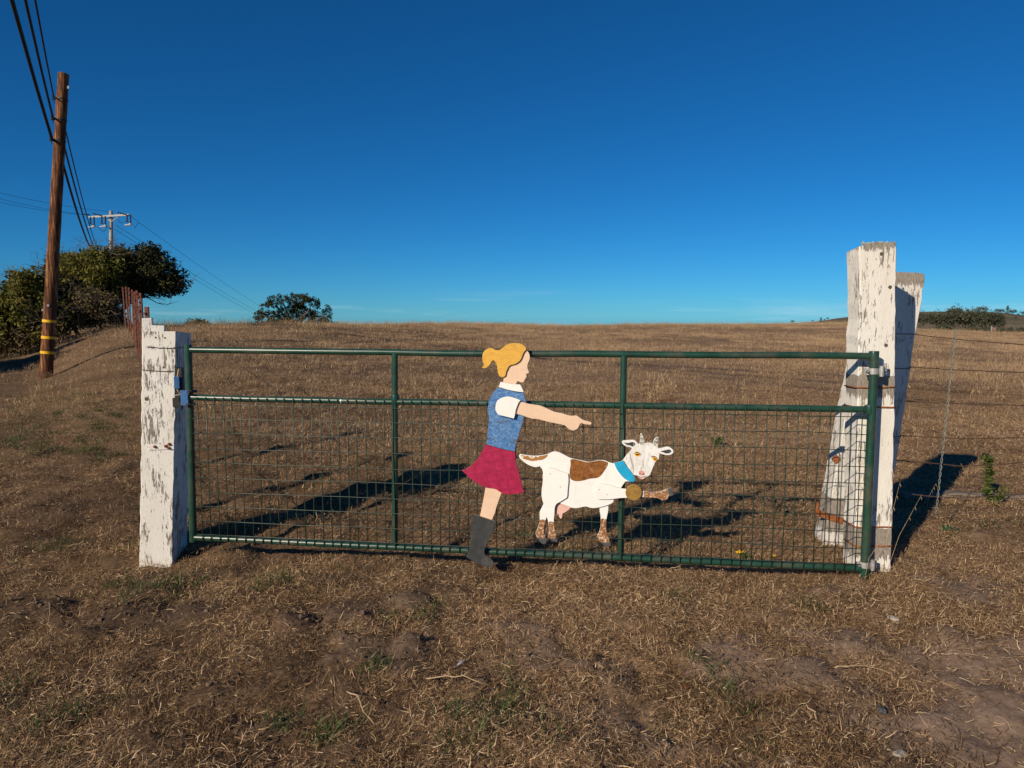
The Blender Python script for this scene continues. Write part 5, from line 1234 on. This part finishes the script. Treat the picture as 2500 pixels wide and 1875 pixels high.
def plant(name, px, py, top_py, nst, spread, label, seed, leaf_mat, leafs=9, lsize=.03, flowers=0):
    gx, gy = ground_hit(px, py); z = gz(gx, gy); h = (py - top_py) * gy / F; rnd = random.Random(seed)
    root = empty(name, (gx, gy, z), 0, label, 'plant'); m = MB(); cs = []; tops = []
    for i in range(nst):
        a = rnd.random() * 6.28; L = h * rnd.uniform(.6, 1); p0 = Vector((rnd.gauss(0, .01), rnd.gauss(0, .01), -.01)); p1 = Vector((math.cos(a) * spread * .4, math.sin(a) * spread * .3, L * .55)); p2 = Vector((math.cos(a) * spread, math.sin(a) * spread * .6, L))
        m.tube([p0, p1, p2], [.004, .003, .0015], 5); tops.append(p2)
        for k in range(leafs): 
            t = rnd.uniform(.15, 1); cs.append(tuple(p0.lerp(p1, t * 2) if t < .5 else p1.lerp(p2, t * 2 - 1)))
    m.obj('stem', leaf_mat if not flowers else M['stemg'], root)
    lo = leaf_cloud('leaves', cs, 3, lsize * 1.3, lsize, leaf_mat, root, seed, up=.6); lo['kind'] = 'stuff'
    for i in range(flowers):
        c = tops[i % len(tops)]; m = MB(); n = 9
        V = [c]
        for k in range(n):
            a = 2 * math.pi * k / n; V += [c + Vector((math.cos(a - .25) * .012, math.sin(a - .25) * .012, .002)), c + Vector((math.cos(a) * .019, math.sin(a) * .019, .007)), c + Vector((math.cos(a + .25) * .012, math.sin(a + .25) * .012, .002))]
        m.add(V, [(0, 1 + 3 * k, 2 + 3 * k, 3 + 3 * k) for k in range(n)]); m.tube([c + Vector((0, 0, -.004)), c + Vector((0, 0, .009))], [.004, .007], 7); m.obj('flower', M['petal'], root)
    return root
M['stemg'] = paint('stem_green', (0.05, 0.08, 0.025), rough=0.7, bmp=0)
plant('weed', 2415, 1228, 1100, 4, .07, 'bright green leafy weed growing at the tip of the post shadow', 3, M['weed'], 12, .026)
plant('weed', 2425, 1235, 1185, 5, .09, 'low yellowish weed at the foot of the tall green weed', 5, M['weed'], 6, .024)
plant('yellow_flower', 1822, 1362, 1332, 5, .055, 'small plant with yellow flowers just behind the gate bottom rail', 7, M['weed'], 5, .014, 3)
plant('yellow_flower', 1890, 1357, 1350, 2, .02, 'single low yellow flower right of the flowering plant behind the gate', 8, M['weed'], 3, .010, 1)
plant('yellow_flower', 1742, 1240, 1232, 2, .02, 'tiny yellow flower in the sunlit gap between the cutout shadows', 9, M['weed'], 3, .010, 1)
plant('weed', 1900, 1255, 1195, 4, .06, 'dry pale weed with withered leaves behind the right half of the gate', 11, M['brush'], 6, .022)
plant('weed', 1925, 1275, 1230, 4, .07, 'reddish dry weed in front of the leaning post', 12, M['brush'], 6, .02)
plant('weed', 1755, 1090, 1050, 6, .08, 'dark green weed tuft in the field right of the goat', 13, M['green'], 7, .02)
def dry_stems():
    for i, (a, b, lab) in enumerate((((2178, 1300), (2250, 1208), 'long dry grass stem crossing the right post shadow'), ((2176, 1258), (2198, 1175), 'thin seeding stem leaning at the hinge post'), ((2345, 1210), (2375, 1125), 'dry stem left of the green weed, crossing the shadow'), ((2380, 1190), (2345, 1130), 'dry stem leaning left in the shadow tip'), ((2400, 1190), (2388, 1115), 'upright dry stem beside the green weed'), ((2260, 1270), (2285, 1180), 'green-tinged stem beside the wire stay'), ((2130, 1400), (2150, 1320), 'dry stems tangled at the foot of the hinge post'))):
        xa, ya = ground_hit(*a); 
        if i in (0, 1, 6): ya = 3.98; xa = at(a[0], 1000, ya).x
        A = Vector((xa, ya, gz(xa, ya) - .01)); B = at(*b, ya + .02)
        m = MB(); mid = A.lerp(B, .5) + Vector((-.02, 0, .02)); m.tube([A - A, mid - A, B - A], [.0014, .0011, .0006], 5)
        for k in range(3): q = mid.lerp(B, .45 + .25 * k) - A; m.tube([q, q + Vector((.006, 0, -.008)), q + Vector((.009, 0, -.022))], [.0006, .0022, .0006], 5)
        o = m.obj('grass_stalk', M['stalk'], None, smooth=True); o.location = A; tag(o, lab, 'grass stalk', 'dry stems by the right posts')
dry_stems()
